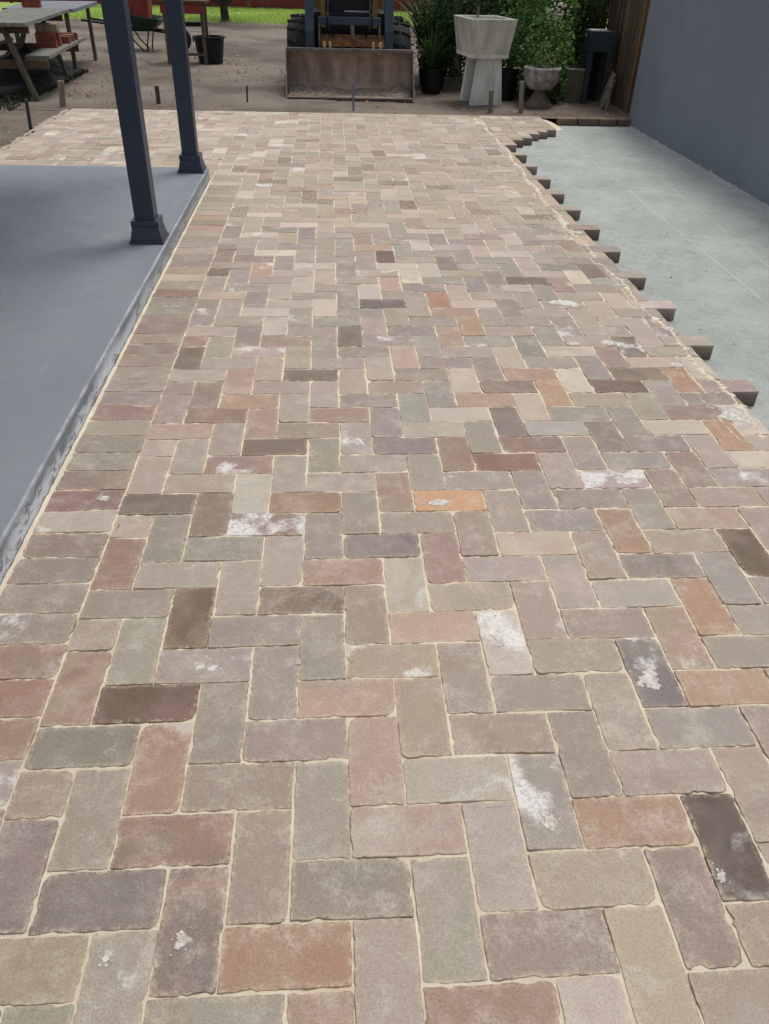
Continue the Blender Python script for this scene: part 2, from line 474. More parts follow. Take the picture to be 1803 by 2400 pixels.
# colours of bricks that stand out, by lattice cell (sRGB, bloom, second tone)
HERO = {(-1,-3):((164,148,138),0,None), (-1,1):((152,128,120),0,None), (0,-54):((215,205,190),0,None), (0,-18):((124,98,84),0,None), (0,-16):((172,158,146),0,None),
    (0,-12):((180,146,130),0,None), (0,-6):((150,112,100),0,None), (0,-4):((148,136,116),0,None), (0,-2):((150,108,96),0,None), (0,0):((134,130,116),0,None),
    (0,2):((124,114,112),0,None), (0,4):((146,128,110),0,None), (1,-25):((160,156,146),0.6,None), (1,-19):((156,150,128),0,None), (1,-7):((145,132,120),0,None),
    (1,-3):((154,146,132),0,None), (1,-1):((104,82,64),0,None), (1,1):((150,142,128),0,None), (1,3):((118,108,106),0,(128,120,110)), (1,5):((150,136,126),0,None),
    (2,-36):((140,134,120),0,None), (2,-24):((146,134,122),0,None), (2,-16):((182,150,138),0,None), (2,-12):((160,150,136),0,None), (2,-6):((146,140,128),0,None),
    (2,-4):((112,88,68),0,(140,116,96)), (2,-2):((150,136,134),0.7,None), (2,0):((155,112,98),0.2,None), (2,2):((152,108,94),0,(128,112,98)),
    (2,4):((148,140,128),0.35,None), (3,-25):((178,160,150),0,None), (3,-21):((192,178,168),0,None), (3,-15):((160,146,138),0,None), (3,-3):((150,138,124),0,None),
    (3,-1):((138,132,116),0,None), (3,1):((152,134,116),0,None), (3,3):((156,122,106),0.45,(120,104,100)), (3,5):((146,130,112),0,None), (4,-40):((120,108,96),0,None),
    (4,-18):((158,136,118),0,None), (4,-8):((152,116,92),0,None), (4,-6):((164,150,140),0,None), (4,-4):((140,120,104),0,(112,88,72)), (4,-2):((145,138,126),0,None),
    (4,0):((140,130,116),0,None), (4,2):((152,126,122),0,None), (4,4):((160,132,104),0,(162,112,86)), (5,-19):((146,142,132),0,None), (5,-11):((142,136,116),0.2,None),
    (5,-7):((142,132,122),0,None), (5,-3):((142,138,122),0,None), (5,-1):((162,138,122),0,None), (5,1):((150,146,130),0,None), (5,3):((142,130,110),0,None),
    (5,5):((158,126,110),0,None), (6,-24):((140,120,116),0.2,None), (6,-12):((165,155,152),0.7,None), (6,-8):((142,136,126),0,None),
    (6,-6):((118,104,110),0,(140,128,122)), (6,-4):((152,132,114),0,None), (6,-2):((166,144,130),0.4,None), (6,0):((168,142,130),0,None), (6,2):((172,158,142),0,None),
    (6,4):((164,146,138),0,None), (7,-49):((112,106,98),0,None), (7,-25):((188,180,174),0.6,None), (7,-23):((104,96,90),0.4,None), (7,-9):((152,112,98),0,None),
    (7,-7):((150,136,116),0,None), (7,-3):((190,152,138),0,None), (7,-1):((158,140,122),0,None), (7,1):((168,160,148),0.3,None), (7,3):((156,146,130),0,None),
    (8,-30):((106,80,70),0,None), (8,-26):((188,144,136),0,None), (8,-18):((188,146,132),0,None), (8,-12):((178,168,152),0.2,None), (8,-8):((212,152,104),0.85,None),
    (8,-2):((158,142,134),0,None), (8,0):((164,144,130),0,None), (8,2):((162,144,138),0,None), (8,4):((140,124,118),0,None), (9,-15):((142,136,124),0,None),
    (9,-11):((146,110,96),0,None), (9,-7):((152,136,118),0,None), (9,-3):((188,182,174),0.8,None), (9,-1):((146,136,126),0,None), (9,1):((142,134,128),0.75,None),
    (9,3):((170,142,126),0.2,None), (10,-34):((196,180,164),0.2,None), (10,-24):((168,112,82),0,None), (10,-20):((164,132,112),0,None), (10,-10):((134,94,76),0,None),
    (10,-6):((188,172,156),0.3,None), (10,-4):((164,140,134),0.2,None), (10,-2):((160,142,128),0,None), (10,0):((150,132,122),0,None), (10,2):((168,126,98),0,None),
    (10,4):((174,154,134),0,None), (11,-29):((124,112,104),0,None), (11,-25):((176,164,136),0,None), (11,-21):((176,132,96),0,None), (11,-17):((140,132,124),0,None),
    (11,-13):((114,106,94),0,None), (11,-11):((140,104,92),0,None), (11,-3):((146,130,124),0,None), (11,-1):((162,146,134),0.4,None),
    (11,1):((165,146,138),0.4,(150,130,120)), (11,3):((150,120,114),0,None), (12,-54):((225,215,205),0.3,None), (12,-34):((178,160,140),0,None),
    (12,-18):((180,162,144),0,None), (12,-16):((182,140,118),0,None), (12,-10):((158,144,136),0,None), (12,-8):((142,122,112),0,None), (12,-6):((160,134,118),0,None),
    (12,-2):((112,104,108),0.7,None), (12,0):((146,140,130),0,None), (12,2):((80,60,48),0.15,None), (12,4):((160,138,120),0,None), (13,-27):((134,122,108),0,None),
    (13,-23):((134,124,114),0,None), (13,-19):((130,126,114),0,None), (13,-15):((182,132,100),0,None), (13,-13):((140,134,124),0,None), (13,-11):((160,140,126),0,None),
    (13,-9):((170,150,152),0.9,None), (13,-7):((168,120,90),0,None), (13,-5):((122,118,104),0.3,None), (13,-3):((168,132,120),0.3,None), (13,-1):((172,130,106),0.2,None),
    (13,1):((168,146,130),0,None), (13,3):((162,154,144),0.3,None), (14,-38):((130,110,92),0,None), (14,-14):((160,146,126),0,None), (14,-12):((124,114,106),0,None),
    (14,-10):((150,142,122),0,None), (14,-8):((146,138,126),0,None), (14,-6):((162,144,128),0.2,None), (14,-4):((170,126,94),0,None), (14,-2):((146,138,124),0,None),
    (14,0):((158,132,124),0,None), (15,-19):((170,160,150),0.8,None), (15,-17):((142,126,126),0,None), (15,-15):((108,80,66),0,None), (15,-9):((152,124,116),0,None),
    (15,-7):((172,152,134),0,None), (15,-3):((156,148,136),0,None), (16,-18):((152,116,108),0,None), (16,-16):((118,100,86),0,None), (16,-14):((152,132,120),0,None),
    (16,-10):((140,126,108),0,None), (16,-8):((166,146,130),0,None), (16,-6):((104,82,64),0,None), (17,-43):((215,200,182),0.2,None), (17,-13):((146,112,108),0,None),
    (17,-9):((150,140,136),0.6,None), (18,-16):((168,120,90),0,None), (18,-12):((172,124,96),0,None), (19,-33):((200,170,150),0,None), (19,-13):((205,190,180),0.8,None)}
HEADER = {-2:(160,148,142,0.8), -1:(150,122,104), 0:(160,112,98), 1:(158,116,102), 2:(146,130,126,0.3), 3:(148,126,120), 4:(142,130,112), 5:(146,118,106),
    6:(186,180,170,0.5), 7:(140,106,102,0.5), 8:(150,130,112), 9:(152,138,130), 10:(146,128,124), 11:(158,150,132), 12:(160,118,108), 13:(150,136,134), 14:(138,130,116),
    15:(156,144,128), 16:(152,136,122), 17:(148,116,108), 18:(156,134,118), 19:(146,118,116), 20:(150,128,116), 21:(146,142,128), 22:(140,132,120), 23:(154,114,104),
    24:(164,146,128), 25:(196,178,156), 26:(166,148,124)}

# ------------------------------------------------------------------ ground, slabs, wall
SLAB_Z = 0.085
SLAB_X = -0.252                                # edge of the veranda slab
SLAB_Y1 = 5.285                                # its far edge
WALL_X, WALL_Y1 = 4.08, 8.44
CONC_Z = -0.07

def dirt_z(X, Y):
    return -0.034 + 0.012 * wavy(X, Y, 3, 8, 1.3) + 0.006 * wavy(X, Y, 4, 10, 7.0)

ground = MB().add([(-150, -150, -0.16), (150, -150, -0.16), (150, 150, -0.16), (-150, 150, -0.16)], [(0, 1, 2, 3)]).build("ground", M['dirt'], fix=False)
tag(ground, "bare brown earth under and beyond the yard", None, kind="structure")
yard = grid_mesh("dirt_yard", np.concatenate([np.arange(-26, -6, 0.5), np.arange(-6, 6, 0.12), np.arange(6, 26, 0.5)]), np.concatenate([np.arange(8.50, 15, 0.1), np.arange(15, 22.2, 0.3)]), dirt_z, M['dirt'])
tag(yard, "bare grey brown dirt behind the brick paving", None, kind="structure")
yard2 = grid_mesh("dirt_strip", np.concatenate([np.arange(-26, -6, 0.6), np.arange(-6, -2.10, 0.1)]), np.concatenate([np.arange(SLAB_Y1 + 0.02, 8.6, 0.09)]), lambda X, Y: dirt_z(X, Y) - 0.004 * (Y > 8.45), M['dirt'])
tag(yard2, "dirt beside the left edge of the paving", None, kind="structure")

lawn = grid_mesh("lawn", np.arange(-30, 30.1, 0.8), np.arange(21.4, 31, 0.5), lambda X, Y: 0.0 * X - 0.015 + 0.03 * wavy(X, Y, 9, 6, 0.7) - 0.10 * (Y < 21.6), M['lawn_soil'])
tag(lawn, "bright green lawn in front of the red fence", None, kind="structure")

slab = MB().box((SLAB_X - 2.5, (SLAB_Y1 - 4) / 2, (SLAB_Z - 0.15) / 2), (5.0, SLAB_Y1 + 4, SLAB_Z + 0.15)).build("veranda_slab", M['veranda'], bevel=0.008)
tag(slab, "smooth grey painted veranda floor slab", None, kind="structure")

conc = grid_mesh("concrete_slab", np.arange(2.0, 4.15, 0.05), np.arange(-3.0, 8.46, 0.05), lambda X, Y: CONC_Z + 0.0012 * wavy(X, Y, 12, 8, 6.0), M['concrete'])
tag(conc, "bare pale grey concrete strip between brick paving and wall", None, kind="structure")

wall_root = empty("painted_wall", (WALL_X, WALL_Y1, CONC_Z), "smooth dark blue grey painted wall beside the bare concrete strip", "wall")
MB().box((WALL_X + 0.1, (WALL_Y1 - 4.0) / 2, 0.85), (0.2, WALL_Y1 + 4.0, 1.9)).build("wall_face", M['wall'], wall_root, bevel=0.004)
# ragged render slop where the wall meets the concrete
rng = random.Random(5)
mb = MB()
ys = np.arange(-2.0, WALL_Y1 - 0.01, 0.028)
prev = None
for yy in ys:
    w = 0.004 + 0.010 * abs(rng.gauss(0, 0.7)); hgt = 0.003 + 0.012 * abs(rng.gauss(0, 0.9))
    cur = [(WALL_X - w, yy, CONC_Z - 0.004), (WALL_X - w * 0.4, yy, CONC_Z + hgt * 0.5), (WALL_X + 0.004, yy, CONC_Z + hgt)]
    if prev: mb.add(prev + cur, [(0, 3, 4, 1), (1, 4, 5, 2)])
    prev = cur
mb.build("mortar_fillet", M['concrete'], wall_root, smooth=False, fix=False)

# ------------------------------------------------------------------ brick paving
PALETTE = [((172, 150, 134), 24), ((176, 152, 144), 18), ((150, 141, 128), 18), ((146, 128, 125), 10), ((158, 118, 106), 9), ((196, 182, 168), 12), ((122, 98, 84), 3), ((176, 132, 104), 4), ((148, 146, 138), 9)]
PW = [w for _, w in PALETTE]
FIELD_X1, Y_NEAR, Y_FAR = 19, -11, 72
LEFT_X = -18

def allowed(cx, row):
    """row: lattice row measured away from the camera (row r covers Y r..r+1)"""
    if row < Y_NEAR or row >= Y_FAR: return False
    if 0 <= cx <= FIELD_X1: return True
    if LEFT_X <= cx < 0 and row >= 46: return True
    if 20 <= cx <= 25 and row >= 58 + (cx - 20) * 1.35: return True
    return False

def plan_bricks():
    out = []
    for cx in range(LEFT_X - 1, 27):
        for row in range(Y_NEAR - 2, Y_FAR + 2):
            cy = -row - 1                                  # cell index with y towards the camera
            s = (cx + cy) % 4
            if s == 0:                                     # lying across
                a, b = allowed(cx, row), allowed(cx + 1, row)
                if cx == FIELD_X1 and a: b = True          # toothed ends left uncut
                if a and b: out.append((cx, row, 2, 1, (cx, cy)))
                elif a: out.append((cx, row, 1, 1, (cx, cy)))
                elif b: out.append((cx + 1, row, 1, 1, (cx, cy)))
            elif s == 2:                                   # lying along
                a, b = allowed(cx, row), allowed(cx, row - 1)
                if a and b: out.append((cx, row - 1, 1, 2, (cx, cy)))
                elif a: out.append((cx, row, 1, 1, (cx, cy)))
                elif b: out.append((cx, row - 1, 1, 1, (cx, cy)))
    hd = [(-2.0, k + 0.25, 2, 1, ('h', k)) for k in range(Y_NEAR, 45)]
    hd += [(-2.0, 45.27, 2, 0.72, ('h', 45))]
    x = float(LEFT_X)
    while x < -2.6:
        hd.append((x, 45.05, min(2.0, -2.03 - x), 0.93, ('s', int(x)))); x += 2.0
    return out + hd

def outline(lx, ly, rng, lod):
    """rounded, chipped rectangle outline, counter-clockwise, about its centre"""
    hx, hy = lx / 2, ly / 2
    pts = []
    for ci, (sx, sy) in enumerate(((1, -1), (1, 1), (-1, 1), (-1, -1))):
        r = rng.uniform(0.0015, 0.007)
        if rng.random() < 0.20: r = rng.uniform(0.010, 0.026)
        r2 = r * rng.uniform(0.6, 1.6)
        cxp, cyp = sx * hx, sy * hy
        A = Vector((cxp - sx * r, cyp)); B = Vector((cxp, cyp - sy * r2))
        C = Vector((cxp - sx * r * 0.28, cyp - sy * r2 * 0.28))
        seq = [A, C, B] if lod else [A, B]
        # walk direction: counter-clockwise order needs swapping on two corners
        if (sx, sy) in ((1, -1), (-1, 1)): pts += seq
        else: pts += seq[::-1]
        if lod:
            pts.append(None)
    if lod:
        full = []
        n = len(pts)
        for i, p in enumerate(pts):
            if p is not None: full.append(p); continue
            a, b = pts[i - 1], pts[(i + 1) % n]
            ln = (b - a).length
            k = max(2, int(ln / (0.011 if lod > 1 else 0.05)))
            nrm = Vector((b.y - a.y, -(b.x - a.x))).normalized()
            chip = -1
            if rng.random() < 0.45: chip = rng.randint(1, k)
            bow = rng.gauss(0, 0.0009)
            for j in range(1, k + 1):
                t = j / (k + 1) + rng.uniform(-0.25, 0.25) / (k + 1)
                off = rng.gauss(0, 0.00055) + bow * 4 * t * (1 - t)
                if abs(j - chip) <= (1 if lod > 1 else 0): off -= rng.uniform(0.001, 0.005)
                if rng.random() < 0.05: off -= rng.uniform(0.001, 0.0035)
                full.append(a.lerp(b, t) + nrm * off)
        pts = full
    return pts

def brick_geom(x0, y0, nx, ny, rng, lod):
    cx, cy = (x0 + nx / 2) * U, (y0 + ny / 2) * U
    lx = nx * U - rng.uniform(0.0012, 0.0066)
    ly = ny * U - rng.uniform(0.0012, 0.0066)
    pts = outline(lx, ly, rng, lod)
    rot = rng.gauss(0, 0.008)
    cr, sr = math.cos(rot), math.sin(rot)
    ox, oy = rng.uniform(-0.0012, 0.0012), rng.uniform(-0.0012, 0.0012)
    dz = max(-0.0003, rng.gauss(0.0003, 0.0008))
    tx, ty = rng.gauss(0, 0.0032), rng.gauss(0, 0.0032)
    tx, ty = max(-0.005, min(0.005, tx)), max(-0.005, min(0.005, ty))
    def W(p, k, z):
        """p scaled inward by k metres"""
        q = Vector((p.x - math.copysign(min(k, abs(p.x)), p.x), p.y - math.copysign(min(k, abs(p.y)), p.y)))
        X, Y = q.x * cr - q.y * sr, q.x * sr + q.y * cr
        return (cx + ox + X, cy + oy + Y, z + dz + tx * X + ty * Y)
    n = len(pts)
    V, E = [], []
    rings = [(0.0, -0.069, -1.0), (0.0, -0.012, -0.4), (0.0, -0.0016, 0.5), (0.0011, 0.0, 0.9)]
    if lod: rings.append((0.012, 0.0004, 0.0))
    for k, z, e in rings:
        V += [W(p, k, z) for p in pts]; E += [e] * n
    Fc = []
    for j in range(len(rings) - 1):
        for i in range(n):
            Fc.append((j * n + i, j * n + (i + 1) % n, (j + 1) * n + (i + 1) % n, (j + 1) * n + i))
    Fc.append(tuple(range((len(rings) - 1) * n, len(rings) * n)))
    return V, Fc, E

def jit(c, rng, a):
    k = rng.gauss(1, a)
    return tuple(max(0, min(255, v * k + rng.gauss(0, 2.5))) for v in c)

def brick_colours(key, rng):
    w, c2, own = 0.0, None, 0.60
    if key in HERO:
        c, w, c2 = HERO[key]
        w *= 0.75; own = 0.80
    elif key[0] == 'h' and key[1] in HEADER:
        c = HEADER[key[1]]; own = 0.76
        if len(c) == 4: w = c[3]; c = c[:3]
    else:
        c = rng.choices(PALETTE, PW)[0][0]
        c = jit(c, rng, 0.06)
        if rng.random() < 0.13: w = rng.uniform(0.15, 0.65)
    if c2 is None:
        o = rng.choices(PALETTE, PW)[0][0]
        t = 0.35
        c2 = tuple((a * (1 - t) + b * t) * rng.uniform(0.92, 1.04) for a, b in zip(c, o))
    def calm(k):                                       # fired clay tones sit close to a common warm grey
        if k[0] - k[1] < 15: k = (k[0] + 2, k[1] - 1, max(k[2], 0.45 * k[2] + 0.55 * 0.89 * k[0]))
        m = sum(k) / 3.0
        g = (m * 1.05, m * 0.99, m * 0.945)
        return tuple(min(250, (own * a + (1 - own) * b) * t) for a, b, t in zip(k, g, (1.03, 1.03, 1.012)))
    return S(*calm(c)), S(*calm(c2)), w

def set_brick_attrs(me, n_list, ca, cb, wh, sd, ed):
    def put(name, typ, arr, prop):
        a = me.attributes.new(name, typ, 'POINT')
        a.data.foreach_set(prop, np.asarray(arr, dtype=np.float32).ravel())
    put("ca", 'FLOAT_COLOR', ca, "color"); put("cb", 'FLOAT_COLOR', cb, "color")
    put("white", 'FLOAT', wh, "value"); put("seed", 'FLOAT', sd, "value"); put("edge", 'FLOAT', ed, "value")

def project(p):
    d = np.asarray(p) - CAM
    z = d @ _f
    if z < 0.05: return None
    return 901.5 + F_PX * (d @ _r) / z, 1200 - F_PX * (d @ _u) / z

def view_area(b):
    x0, y0, nx, ny, _ = b
    ps = [project((x * U, y * U, 0)) for x, y in ((x0, y0), (x0 + nx, y0), (x0 + nx, y0 + ny), (x0, y0 + ny))]
    if any(p is None for p in ps): return 0.0
    qs = [(min(max(p[0], 0), 1803), min(max(p[1], 0), 2400)) for p in ps]
    a = 0.0
    for i in range(4):
        (xa, ya), (xb, yb) = qs[i], qs[(i + 1) % 4]
        a += xa * yb - xb * ya
    return abs(a) / 2

def sand_z(X, Y):
    z = -0.0048 + 0.0028 * wavy(X, Y, 21, 10, 26.0) + 0.0022 * wavy(X, Y, 22, 8, 80.0)
    z = np.clip(z + 0.0027, -0.012, -0.0011)
    edge = np.minimum(X - (SLAB_X + 0.004), 19.55 * U + 0.02 * wavy(X * 0, Y, 23, 6, 3.0) - X)
    return np.where(edge < 0, -0.066, z)

patio = grid_mesh("brick_paving", np.arange(SLAB_X + 0.004, 19.9 * U, 0.013), np.arange(Y_NEAR * U, Y_FAR * U, 0.0155), sand_z, M['sand'])
tag(patio, "herringbone paving of recycled bricks with pale sand joints", None, kind="structure")
for nm, xs, ys_ in (("sand_bed", np.arange(LEFT_X * U, SLAB_X + 0.006, 0.03), np.arange(SLAB_Y1 + 0.004, Y_FAR * U, 0.03)), ("sand_bed", np.arange(19.9 * U, 25.6 * U, 0.03), np.arange(66.5 * U, Y_FAR * U, 0.03))):
    o = grid_mesh(nm, xs, ys_, lambda X, Y: -0.0035 + 0.0015 * wavy(X, Y, 25, 8, 14.0), M['sand'], patio)

plan = plan_bricks()
plan.sort(key=view_area, reverse=True)
JV, JF, JA, JB, JW, JS, JE = [], [], [], [], [], [], []
for bi, b in enumerate(plan):
    x0, y0, nx, ny, key = b
    rng = random.Random(hash((round(x0 * 100), round(y0 * 100), 7)) & 0xffffff)
    ca, cb, wh = brick_colours(key, rng)
    lod = 2 if y0 < 9 else (1 if y0 < 34 else 0)
    V, Fc, E = brick_geom(x0, y0, nx, ny, rng, lod)
    sd = rng.uniform(0, 50)
    n = len(V)
    if bi < 300:
        me = bpy.data.meshes.new("brick")
        c0 = Vector(((x0 + nx / 2) * U, (y0 + ny / 2) * U, 0))
        me.from_pydata([(p[0] - c0.x, p[1] - c0.y, p[2]) for p in V], [], Fc)
        set_brick_attrs(me, n, [ca] * n, [cb] * n, [wh] * n, [sd] * n, E)
        me.materials.append(M['brick'])
        o = bpy.data.objects.new("brick", me)
        COL.objects.link(o)
        o.location = c0
        o.parent = patio
    else:
        k = len(JV)
        JV += V; JF += [tuple(i + k for i in f) for f in Fc]
        JA += [ca] * n; JB += [cb] * n; JW += [wh] * n; JS += [sd] * n; JE += E
me = bpy.data.meshes.new("far_bricks")
me.from_pydata(JV, [], JF)
set_brick_attrs(me, len(JV), JA, JB, JW, JS, JE)
me.materials.append(M['brick'])
far_bricks = bpy.data.objects.new("far_bricks", me)
COL.objects.link(far_bricks)
far_bricks.parent = patio
far_bricks["kind"] = "stuff"

# line of swept sand where the jointing stops short of the toothed bricks
def strip(name, xs_of_y, y0, y1, step, width, height, seed, mat, parent):
    rg = random.Random(seed)
    mb = MB(); prev = None
    y = y0
    while y < y1:
        w = width * rg.choice((0.25, 0.5, 0.8, 1.0, 1.7)) * rg.uniform(0.6, 1.3); cx = xs_of_y(y) + rg.gauss(0, width * 0.35)
        h = height * rg.uniform(0.5, 1.4)
        cur = [(cx - w, y, -0.005), (cx - w * 0.5, y, h * 0.7), (cx, y, h), (cx + w * 0.5, y, h * 0.6 - 0.0008 * rg.random()), (cx + w, y, -0.005)]
        if prev: mb.add(prev + cur, [(i, i + 1, i + 6, i + 5) for i in range(4)])
        prev = cur; y += step * rg.uniform(0.6, 1.4)
    return mb.build(name, mat, parent, smooth=True, fix=False)
ss = strip("sand_ridge", lambda y: (19.45 + 0.25 * math.sin(y * 1.1) + 0.12 * math.sin(y * 9.0)) * U, 1.25, 8.3, 0.012, 0.019, 0.0022, 31, M['sand'], patio)
ss2 = strip("sand_ridge", lambda y: (18.95 + 0.3 * math.sin(y * 2.3 + 1)) * U, 1.25, 5.5, 0.012, 0.006, 0.0006, 32, M['sand'], patio)
# hard lime splashes dropped on the bricks
SPLASH = [(1.023, 0.869, 0.07, 0.030), (1.69, 0.994, 0.067, 0.05), (0.382, 0.163, 0.042, 0.016), (1.457, 0.093, 0.043, 0.063), (0.4, -0.493, 0.022, 0.02), (1.118, -0.292, 0.027, 0.034), (1.112, 0.238, 0.028, 0.07), (0.27, -0.516, 0.015, 0.025), (1.425, -0.424, 0.017, 0.025), (1.801, 2.14, 0.061, 0.029), (1.967, 2.154, 0.046, 0.049), (0.768, 1.265, 0.043, 0.043), (-0.059, 0.914, 0.037, 0.019), (0.157, 2.836, 0.031, 0.032), (1.458, 6.202, 0.053, 0.08), (0.067, 6.11, 0.047, 0.069), (2.067, 4.96, 0.063, 0.07), (2.271, 1.438, 0.078, 0.07), (2.315, 2.322, 0.043, 0.037), (2.195, 1.911, 0.049, 0.04), (0.587, 0.174, 0.011, 0.007), (0.343, 0.176, 0.021, 0.029)]
rgs = random.Random(99)
for sx_, sy_, wx, wy in SPLASH:
    ms_ = MB()
    for k in range(26):
        t = abs(rgs.gauss(0, 0.62)); a = rgs.uniform(0, 6.283)
        px_, py_ = sx_ + math.cos(a) * wx * t, sy_ + math.sin(a) * wy * t
        rr = min(wx, wy) * rgs.uniform(0.06, 0.62) * max(0.25, 1.15 - t)
        m_ = 11
        ring = [(px_ + math.cos(6.283 * j / m_) * rr * rgs.uniform(0.45, 1.25) * (1.0 + 0.4 * (wx > wy)), py_ + math.sin(6.283 * j / m_) * rr * rgs.uniform(0.45, 1.25)) for j in range(m_)]
        zt = 0.0022 + k * 0.00004
        ms_.add([(x_, y_, -0.001) for x_, y_ in ring] + [(px_ + (x_ - px_) * 0.8, py_ + (y_ - py_) * 0.8, zt) for x_, y_ in ring], [(j, (j + 1) % m_, m_ + (j + 1) % m_, m_ + j) for j in range(m_)] + [tuple(range(m_, 2 * m_))])
    ms_.build("lime_splash", M['lime'], patio, fix=False)
# mortar haunch down the open left side of the paving
hs_ = strip("mortar_haunch", lambda y: (LEFT_X - 0.25) * U, SLAB_Y1 + 0.02, 8.45, 0.05, 0.035, 0.006, 33, M['mortar'], patio)

# bricks on edge closing the end of the concrete strip
kerb = empty("brick_kerb", (3.55, 8.40, CONC_Z), "short row of brown bricks across the far end of bare concrete", "kerb")
rng = random.Random(44)
x = 3.24
while x < 3.98:
    w = 0.225 if x < 3.7 else 0.2
    V, Fc, E = brick_geom(0, 0, w / U, 1, rng, True)
    V = [(p[0] + x, p[1] * 0.98 + 8.335, p[2] + 0.002) for p in V]
    mb = MB().add(V, Fc)
    o = mb.build("brick", M['brick'], kerb, fix=False)
    ca, cb = rng.choice([(S(128, 100, 78), S(98, 80, 66)), (S(112, 92, 74), S(140, 112, 84))])
    n = len(V)
    set_brick_attrs(o.data, n, [ca] * n, [cb] * n, [0.1] * n, [rng.uniform(0, 50)] * n, E)
    x += w + 0.012
# sandy shoulder between kerb, paving corner and dirt
sh = grid_mesh("sandy_shoulder", np.arange(25.4 * U, 4.09, 0.04), np.arange(8.40, 8.80, 0.03), lambda X, Y: -0.010 + 0.006 * wavy(X, Y, 51, 8, 9.0) - 0.09 * np.clip((Y - 8.6) * 3, 0, 1), M['dirt'])
tag(sh, "sandy dirt shoulder behind the row of brown bricks", None, kind="structure")
sh2 = grid_mesh("sandy_patch", np.arange(25.3 * U, 27.6 * U, 0.03), np.arange(7.95, 8.43, 0.03), lambda X, Y: -0.02 + 0.006 * wavy(X, Y, 52, 8, 9.0) - 0.06 * np.clip((X - 26.4 * U) * 6, 0, 1) - 0.05 * np.clip((8.1 - Y) * 6, 0, 1), M['sand'])
tag(sh2, "loose sand spilling off the paving corner onto concrete", None, kind="structure")

# ------------------------------------------------------------------ veranda posts and roof
def post(y, label):
    r = empty("veranda_post", (-0.358, y, SLAB_Z), label, "post", "navy veranda posts on the grey slab")
    x = -0.358
    MB().box((x, y, 1.36), (0.110, 0.110, 2.5)).build("shaft", M['navy'], r, bevel=0.004)
    sh = MB().frustum((x, y, SLAB_Z + 0.0005), (0.192, 0.192), (0.188, 0.188), 0.018).build("base_plate", M['navy'], r, bevel=0.003)
    MB().frustum((x, y, SLAB_Z + 0.019), (0.176, 0.176), (0.146, 0.146), 0.070).build("base_skirt", M['navy'], r, bevel=0.003)
    MB().box((x, y, SLAB_Z + 0.105), (0.152, 0.152, 0.032)).build("base_collar", M['navy'], r, bevel=0.004)
    return r
post(3.42, "square navy veranda post nearer the camera with stepped base")
post(5.165, "square navy veranda post at the far corner of the grey slab")
roof = empty("veranda_roof", (-0.358, 2.0, 2.6), "painted roof over the grey veranda slab", "roof")
MB().box((-0.358, 0.9, 2.70), (0.09, 9.0, 0.18)).build("beam", M['navy'], roof, bevel=0.004)
MB().box((-2.50, 0.9, 2.86), (4.5, 9.2, 0.06)).build("roof_sheet", M['roofpaint'], roof, bevel=0.004)

# ------------------------------------------------------------------ compact loader with bucket
LX0, LX1, LXC = 0.150, 1.740, 0.945
L = empty("compact_loader", (LXC, 10.6, -0.03), "yellow and dark blue compact loader parked behind its worn wide bucket", "loader")
bk = MB()
prof = [(9.60, -0.028), (9.62, -0.015), (9.98, -0.012), (10.07, 0.02), (10.13, 0.10), (10.15, 0.22), (10.13, 0.36), (10.06, 0.455)]
th = 0.018
inner = prof
outer = [(10.10, 0.47), (10.165, 0.37), (10.18, 0.22), (10.16, 0.08), (10.09, -0.008), (9.98, -0.030), (9.60, -0.033)]
shell = bk.prism(inner + outer, 'x', LX0 + 0.012, LX1 - 0.012).build("bucket_shell", M['steel_worn'], L)
for xs in (LX0, LX1 - 0.014):
    MB().prism([(9.605, -0.034), (10.185, -0.034), (10.19, 0.40), (10.10, 0.50), (9.985, 0.49), (9.90, 0.35)], 'x', xs, xs + 0.014).build("bucket_side", M['steel_edge'], L, bevel=0.002)
MB().box((LXC, 10.03, 0.470), (LX1 - LX0 - 0.03, 0.085, 0.035)).build("bucket_lip", M['steel_edge'], L, bevel=0.004)
MB().box((LXC, 9.615, -0.006), (LX1 - LX0 - 0.04, 0.075, 0.014)).build("cutting_edge", M['steel_edge'], L, bevel=0.002)
for i in range(5):
    MB().tube((LX0 + 0.2 + i * 0.3, 9.64, -0.001), (LX0 + 0.2 + i * 0.3, 9.64, 0.010), 0.014, n=8).build("bolt", M['pale_metal'], L)
mm = MB(); rg_ = random.Random(77); prev = None
for i in range(41):
    xx = LX0 + 0.03 + i * (LX1 - LX0 - 0.06) / 40
    dd = 0.14 + 0.05 * math.sin(i * 0.21) + 0.03 * math.sin(i * 0.53 + 1)
    cur = [(xx, 9.99 - dd, -0.010), (xx, 10.02 - dd * 0.4, 0.004 + 0.12 * dd), (xx, 10.12, 0.02 + 0.30 * dd)]
    if prev: mm.add(prev + cur, [(0, 3, 4, 1), (1, 4, 5, 2)])
    prev = cur
mm.build("caked_mud", M['clod'], L, fix=False, smooth=True)
for s_ in (-1, 1):
    pts_ = [(LXC + s_ * 0.20, 10.20, 0.60), (LXC + s_ * 0.27, 10.13, 0.72), (LXC + s_ * 0.28, 10.16, 0.86), (LXC + s_ * 0.24, 10.40, 1.02)]
    MB().path(pts_, [0.012] * 4, 6).build("hose", M['black'], L, smooth=True)
